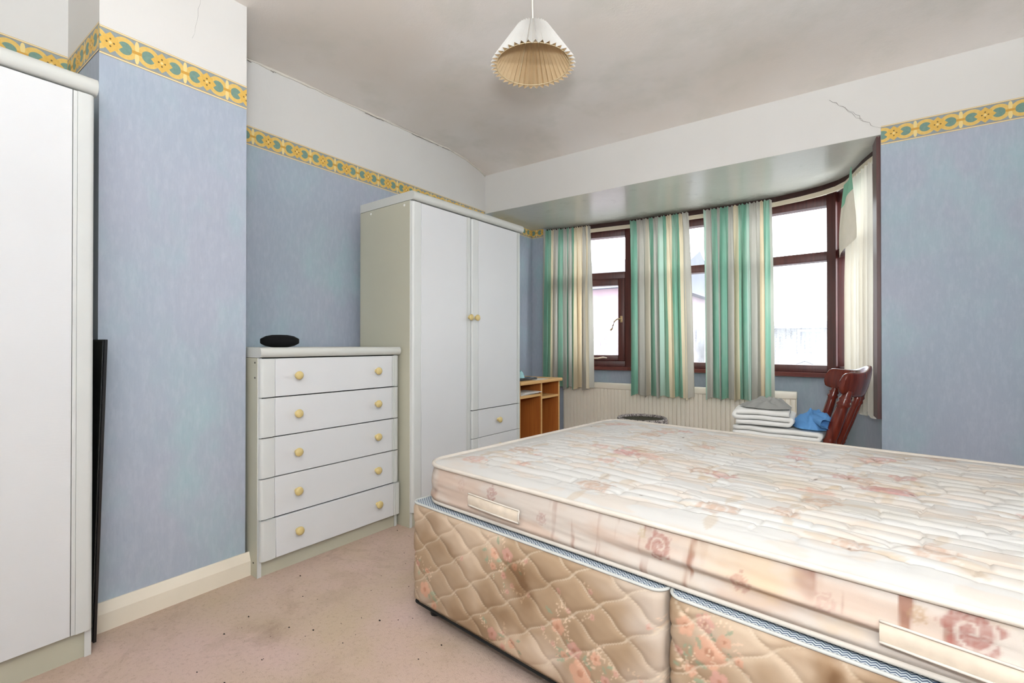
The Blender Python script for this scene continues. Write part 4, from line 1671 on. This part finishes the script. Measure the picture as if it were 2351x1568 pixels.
    link('underside', [(p[0], p[1], zb) for p in P[::3]], [tuple(range(len(P[::3])))[::-1]], 'piping', r)
    Ps, Ns = rrect_path(x0, y0, x1, y1, rc, 0.02, 0.04)
    tube('top_piping', [(p[0] + q[0] * 0.004, p[1] + q[1] * 0.004, zt + 0.002) for p, q in zip(Ps, Ns)], 0.0075, 'piping', r, 8, True)
    tube('bottom_piping', [(p[0] + q[0] * 0.006, p[1] + q[1] * 0.006, zb + 0.004) for p, q in zip(Ps, Ns)], 0.0065, 'piping', r, 8, True)

    # --- fabric handles on the near side
    def handle(xa, xb, z, torn):
        nn, hh = 26, 0.019
        vs_ = []
        for j in range(4):
            for i in range(nn):
                s = i / (nn - 1)
                xx = xa + (xb - xa) * s
                dip = 0.004 * math.sin(PI * s)
                vs_.append((xx, y0 - 0.024 - 0.009 * math.sin(PI * s) - (0.004 if j in (1, 2) else 0), z + (hh - 2 * hh * j / 3) + dip - (0.012 * s if torn else 0.006 * s)))
        o = link('carry_handle', vs_, grid_faces(4, nn), 'handle_tape', r, True)
        o['label'] = 'cream fabric carrying handle'
        for zz in (hh, -hh):
            tube('piped_edge', [(vs_[i][0], vs_[i][1] - 0.002, (vs_[i] if zz > 0 else vs_[3 * nn + i])[2]) for i in range(nn)], 0.0026, 'piping', o, 6)
        e_ = [vs_[j * nn + nn - 1] for j in range(4)]
        tube('piped_edge', [(p[0], p[1] - 0.002, p[2]) for p in e_], 0.0026, 'piping', o, 6)
        return o
    handle(0.30, 0.525, 0.486, False)
    handle(1.385, 1.66, 0.484, True)
    return r


mattress()


# ------------------------------------------------------------------ chair and laundry
def chair():
    r = thing('dining_chair', 'polished mahogany chair with a curved crest rail standing in the bay', 'chair', (-0.30, 3.03, 0))
    ox, oy = -0.30, 3.03

    def L(x, y, z):
        return (x - ox, y - oy, z)
    # saddle seat
    bm = bmesh.new()
    pts = []
    for k in range(36):
        a = 2 * PI * k / 36
        cxx, cyy = math.cos(a), math.sin(a)
        ex = 0.5
        px = 0.23 * math.copysign(abs(cxx) ** ex, cxx)
        py = 0.23 * math.copysign(abs(cyy) ** ex, cyy)
        pts.append((px - 0.02, py))
    vb = [bm.verts.new((x, y, 0.425)) for x, y in pts]
    vt = [bm.verts.new((x, y, 0.455)) for x, y in pts]
    bm.faces.new(vb[::-1])
    bm.faces.new(vt)
    for k in range(36):
        bm.faces.new((vb[k], vb[(k + 1) % 36], vt[(k + 1) % 36], vt[k]))
    bmesh.ops.bevel(bm, geom=[e_ for e_ in bm.edges if len({round(v.co.z, 3) for v in e_.verts}) == 1], offset=0.01, segments=3, affect='EDGES')
    bm_obj('seat', bm, 'chair_wood', r, True, 40)

    def turned(a, b, n=30, thick=0.017, name='leg'):
        a, b = Vector(a), Vector(b)
        pts_, rad = [], []
        for k in range(n + 1):
            t = k / n
            pts_.append(a.lerp(b, t))
            q = thick * (0.72 + 0.35 * math.sin(PI * t))
            for c0 in (0.16, 0.22, 0.80, 0.86):
                q += thick * 0.35 * math.exp(-((t - c0) / 0.016) ** 2)
            rad.append(q)
        return tube(name, pts_, rad, 'chair_wood', r, 12)
    for sx in (-1, 1):
        for sy in (-1, 1):
            turned((sx * 0.16 - 0.02, sy * 0.15, 0.428), (sx * 0.22 - 0.02, sy * 0.19, 0.0), name='leg', thick=0.018)
    turned((-0.20, -0.17, 0.2), (0.16, -0.17, 0.2), name='stretcher', thick=0.012)
    turned((-0.20, 0.17, 0.2), (0.16, 0.17, 0.2), name='stretcher', thick=0.012)
    turned((-0.02, -0.165, 0.2), (-0.02, 0.165, 0.2), name='stretcher', thick=0.012)
    # crest rail: bowed board, ends curl forward
    plan = [(-0.040, 2.775), (-0.015, 2.80), (0.035, 2.87), (0.066, 2.95), (0.072, 3.03), (0.050, 3.12), (0.000, 3.20), (-0.075, 3.255), (-0.120, 3.275)]
    pl = np.array(plan)
    seg = np.r_[0, np.cumsum(np.linalg.norm(np.diff(pl, axis=0), axis=1))]
    n = 44
    tt = np.linspace(0, 1, n)
    PX = np.interp(tt * seg[-1], seg, pl[:, 0])
    PY = np.interp(tt * seg[-1], seg, pl[:, 1])
    ker = np.ones(7) / 7
    PX = np.convolve(np.pad(PX, 3, mode='edge'), ker, 'valid')
    PY = np.convolve(np.pad(PY, 3, mode='edge'), ker, 'valid')
    vs_ = []
    prof_n = 16
    for i in range(n):
        j0, j1 = max(i - 1, 0), min(i + 1, n - 1)
        tx, ty = PX[j1] - PX[j0], PY[j1] - PY[j0]
        l = math.hypot(tx, ty)
        nxn, nyn = ty / l, -tx / l       # outward (back of chair)
        s = tt[i]
        e_ = math.sin(PI * s)
        hgt = 0.046 + 0.022 * e_ ** 0.7
        if s < 0.06 or s > 0.94:
            hgt *= 0.55 + 0.45 * math.sqrt(max(0, 1 - ((0.06 - min(s, 1 - s)) / 0.06) ** 2))
        zc2 = 0.800 + 0.014 * e_ + 0.010 * math.cos(4 * PI * s)
        for k in range(prof_n):
            a = 2 * PI * k / prof_n
            ca, sa = math.cos(a), math.sin(a)
            dx = 0.017 * math.copysign(abs(ca) ** 0.6, ca)
            dz = hgt * math.copysign(abs(sa) ** 0.75, sa)
            lean = 0.22 * dz
            vs_.append(L(PX[i] + nxn * dx + lean, PY[i] + nyn * dx, zc2 + dz))
    fs = grid_faces(n, prof_n, True)
    fs.append(tuple(range(prof_n))[::-1])
    fs.append(tuple(range((n - 1) * prof_n, n * prof_n)))
    o = link('crest_rail', vs_, fs, 'chair_wood', r, True)
    o.data.set_sharp_from_angle(angle=math.radians(60))
    # near and far posts and spindles, leaning back
    for (bx, by, tx, ty, th, nm) in ((-0.095, 2.815, -0.005, 2.82, 0.026, 'back_post'), (-0.06, 2.90, 0.045, 2.90, 0.014, 'spindle'), (-0.045, 2.98, 0.062, 2.98, 0.014, 'spindle'),
                                     (-0.05, 3.07, 0.058, 3.08, 0.014, 'spindle'), (-0.09, 3.15, 0.02, 3.17, 0.014, 'spindle'), (-0.14, 3.225, -0.06, 3.245, 0.022, 'back_post')):
        turned(L(bx - 0.008, by, 0.445), L(tx, ty, 0.775), name=nm, thick=th)
    return r


chair()


def towel(name, label, loc, w, d, layers, pitch, seed, rz=0.0, group='folded white towels on the chair'):
    """cloth folded back and forth; the folds show on the near end"""
    cl = []
    hw = w / 2
    for k in range(layers):
        z = pitch * (k + 0.5)
        dirn = 1 if k % 2 == 0 else -1
        rr = pitch / 2
        for x in np.linspace(-hw + rr, hw - rr, 16):
            cl.append((dirn * x, z))
        if k < layers - 1:
            for a in np.linspace(-PI / 2, PI / 2, 7)[1:-1]:
                cl.append((dirn * (hw - rr + rr * math.cos(a)), z + rr + rr * math.sin(a)))
    cl = np.array(cl)
    t = np.gradient(cl, axis=0)
    t /= np.linalg.norm(t, axis=1)[:, None]
    nr_ = np.c_[-t[:, 1], t[:, 0]]
    th = pitch * 0.455
    outl = np.vstack([cl + nr_ * th, (cl - nr_ * th)[::-1]])
    k2 = len(outl)
    ny = 18
    vs_ = []
    for j in range(ny):
        y = -d / 2 + d * j / (ny - 1)
        endr = 1.0 - (0.14 if j in (0, ny - 1) else 0.0)
        for i, (x, z) in enumerate(outl):
            base = cl[i] if i < len(cl) else cl[2 * len(cl) - 1 - i]
            xx, zz = base[0] + (x - base[0]) * endr, base[1] + (z - base[1]) * endr
            f = float(fbm(xx * 9 + seed, y * 9 + seed * 2, seed, 3)) - 0.5
            zz2 = max(0.0005, zz + 0.012 * f * min(1.0, zz / (pitch * 1.0)))
            vs_.append((xx + 0.012 * (float(vnoise(y * 14 + seed, zz * 60, seed + 4)) - 0.5), y + 0.010 * (float(vnoise(xx * 12, zz * 70, seed + 9)) - 0.5), zz2))
    fs = grid_faces(ny, k2, True)
    m_ = len(cl)
    for i in range(m_ - 1):
        a, b, c_, d_ = i, i + 1, k2 - 2 - i, k2 - 1 - i
        fs.append((d_, c_, b, a))
        o_ = (ny - 1) * k2
        fs.append((a + o_, b + o_, c_ + o_, d_ + o_))
    ob = link(name, vs_, fs, 'towel', None, True)
    ob.location = loc
    ob.rotation_euler = (0, 0, rz)
    tag(ob, label, 'towel', group)
    return ob


towel('folded_towel', 'bottom white towel of the folded stack on the chair seat', (-0.335, 2.985, 0.4565), 0.43, 0.40, 2, 0.024, 3, 0.02)
towel('folded_towel', 'wide white towel second from the bottom of the chair stack', (-0.315, 2.985, 0.513), 0.41, 0.38, 2, 0.026, 8, -0.04)
towel('folded_towel', 'narrow white towel on top of the stack below the grey garment', (-0.385, 2.965, 0.572), 0.27, 0.33, 3, 0.027, 15, 0.05)
o = crumple('grey_garment', 0.125, 0.12, 0.036, 'grey_cloth', 21, 84, 40, 1.2, flat=0.6)
o.location = (-0.375, 2.95, 0.658)
tag(o, 'crumpled grey garment lying on top of the white towels', 'clothing')
bl = thing('blue_garment', 'crumpled blue garment with an open sleeve beside the chair back', 'clothing', (-0.150, 2.93, 0.5725))
crumple('body', 0.098, 0.125, 0.072, 'blue_cloth', 9, 90, 44, 0.55, bl, flat=0.8)
# open sleeve end curling out at the near side
sv, rows_, nn = [], 10, 28
for j in range(rows_):
    t = j / (rows_ - 1)
    c0 = Vector((0.005 + 0.055 * t, -0.075 - 0.065 * t, 0.046 - 0.012 * t))
    for i in range(nn):
        a = 2 * PI * i / nn
        rw = 0.016 + 0.019 * t
        q = Vector((0.76, 0.64, 0)) * (rw * math.cos(a)) + Vector((0, 0, 1)) * (rw * 0.66 * math.sin(a) + 0.0045 * t * math.sin(3 * a + 1))
        sv.append(c0 + q)
link('sleeve', sv, grid_faces(rows_, nn, True), 'blue_cloth', bl, True)


# --- basket in front of the radiator
def basket():
    r = thing('laundry_basket', 'round speckled woven basket in front of the radiator', 'basket', (-1.285, 3.53, 0))
    R, H = 0.185, 0.44
    outer = [(0.140, 0.0), (0.160, 0.02), (0.185, 0.20), (R + 0.006, H - 0.06), (R, H - 0.015), (R - 0.012, H), (R - 0.020, H - 0.004), (R - 0.022, H - 0.03),
             (R - 0.022, 0.2), (0.135, 0.02), (0.0, 0.02)]
    lathe('woven_body', outer, 'basket', r, 48)
    li = lathe('lining', [(R - 0.023, H - 0.012), (R - 0.028, H - 0.03), (R - 0.032, 0.2), (0.13, 0.03), (0.0, 0.03)], 'basket_lining', r, 48)
    li['label'] = 'dark inside of the basket'
    tube('rim', [((R - 0.012) * math.cos(2 * PI * k / 48), (R - 0.012) * math.sin(2 * PI * k / 48), H - 0.004) for k in range(48)], 0.0125, 'basket', r, 8, True)


basket()

# --- speaker on the chest
sp = thing('speaker', 'flat black oval speaker standing on the chest of drawers', 'speaker', (-2.20, 1.215, 0.9855))
lathe('body', [(0.036, 0.0), (0.062, 0.006), (0.082, 0.017), (0.0835, 0.022), (0.0835, 0.035), (0.082, 0.040), (0.060, 0.052), (0.034, 0.0575), (0.0, 0.0585)], 'black_matt', sp, 48)
lathe('foot', [(0.03, -0.0005), (0.033, 0.001)], 'black', sp, 24)

# --- dark flat panel leaning between wardrobe and chimney breast
pv = thing('flat_screen', 'thin black flat screen slotted upright between the near wardrobe and chimney breast', 'television', (-2.30, 0.4895, 0.0))
pm = Matrix.Rotation(math.radians(-1.5), 4, 'X')
box('screen', (-0.20, 0.0, 0.022), (0.265, 0.004, 1.012), 'black_face', pv, 0.001, 1, mtx=pm)
box('casing', (-0.20, 0.0042, 0.018), (0.269, 0.013, 1.016), 'black', pv, 0.001, 1, mtx=pm)

# --- bits of debris on the carpet
rs = np.random.RandomState(12)
dv, df = [], []
for k in range(170):
    if k < 110:
        x, y = -2.0 + rs.rand() * 1.2, 0.55 + rs.rand() * 1.3
    else:
        x, y = -1.7 + rs.rand() * 2.2, 0.1 + rs.rand() * 1.0
    s = 0.0016 + 0.0042 * rs.rand() ** 3
    b = len(dv)
    a0 = rs.rand() * 6
    for q in range(3):
        dv.append((x + s * math.cos(a0 + q * 2.1), y + s * 0.7 * math.sin(a0 + q * 2.1), 0.0012))
    dv.append((x, y, 0.0012 + s * 0.8))
    df += [(b, b + 1, b + 3), (b + 1, b + 2, b + 3), (b + 2, b, b + 3), (b + 2, b + 1, b)]
deb = link('carpet_crumbs', dv, df, 'dark_gap')
tag(deb, 'scattered dark crumbs and bits on the worn carpet', 'debris')
deb['kind'] = 'stuff'
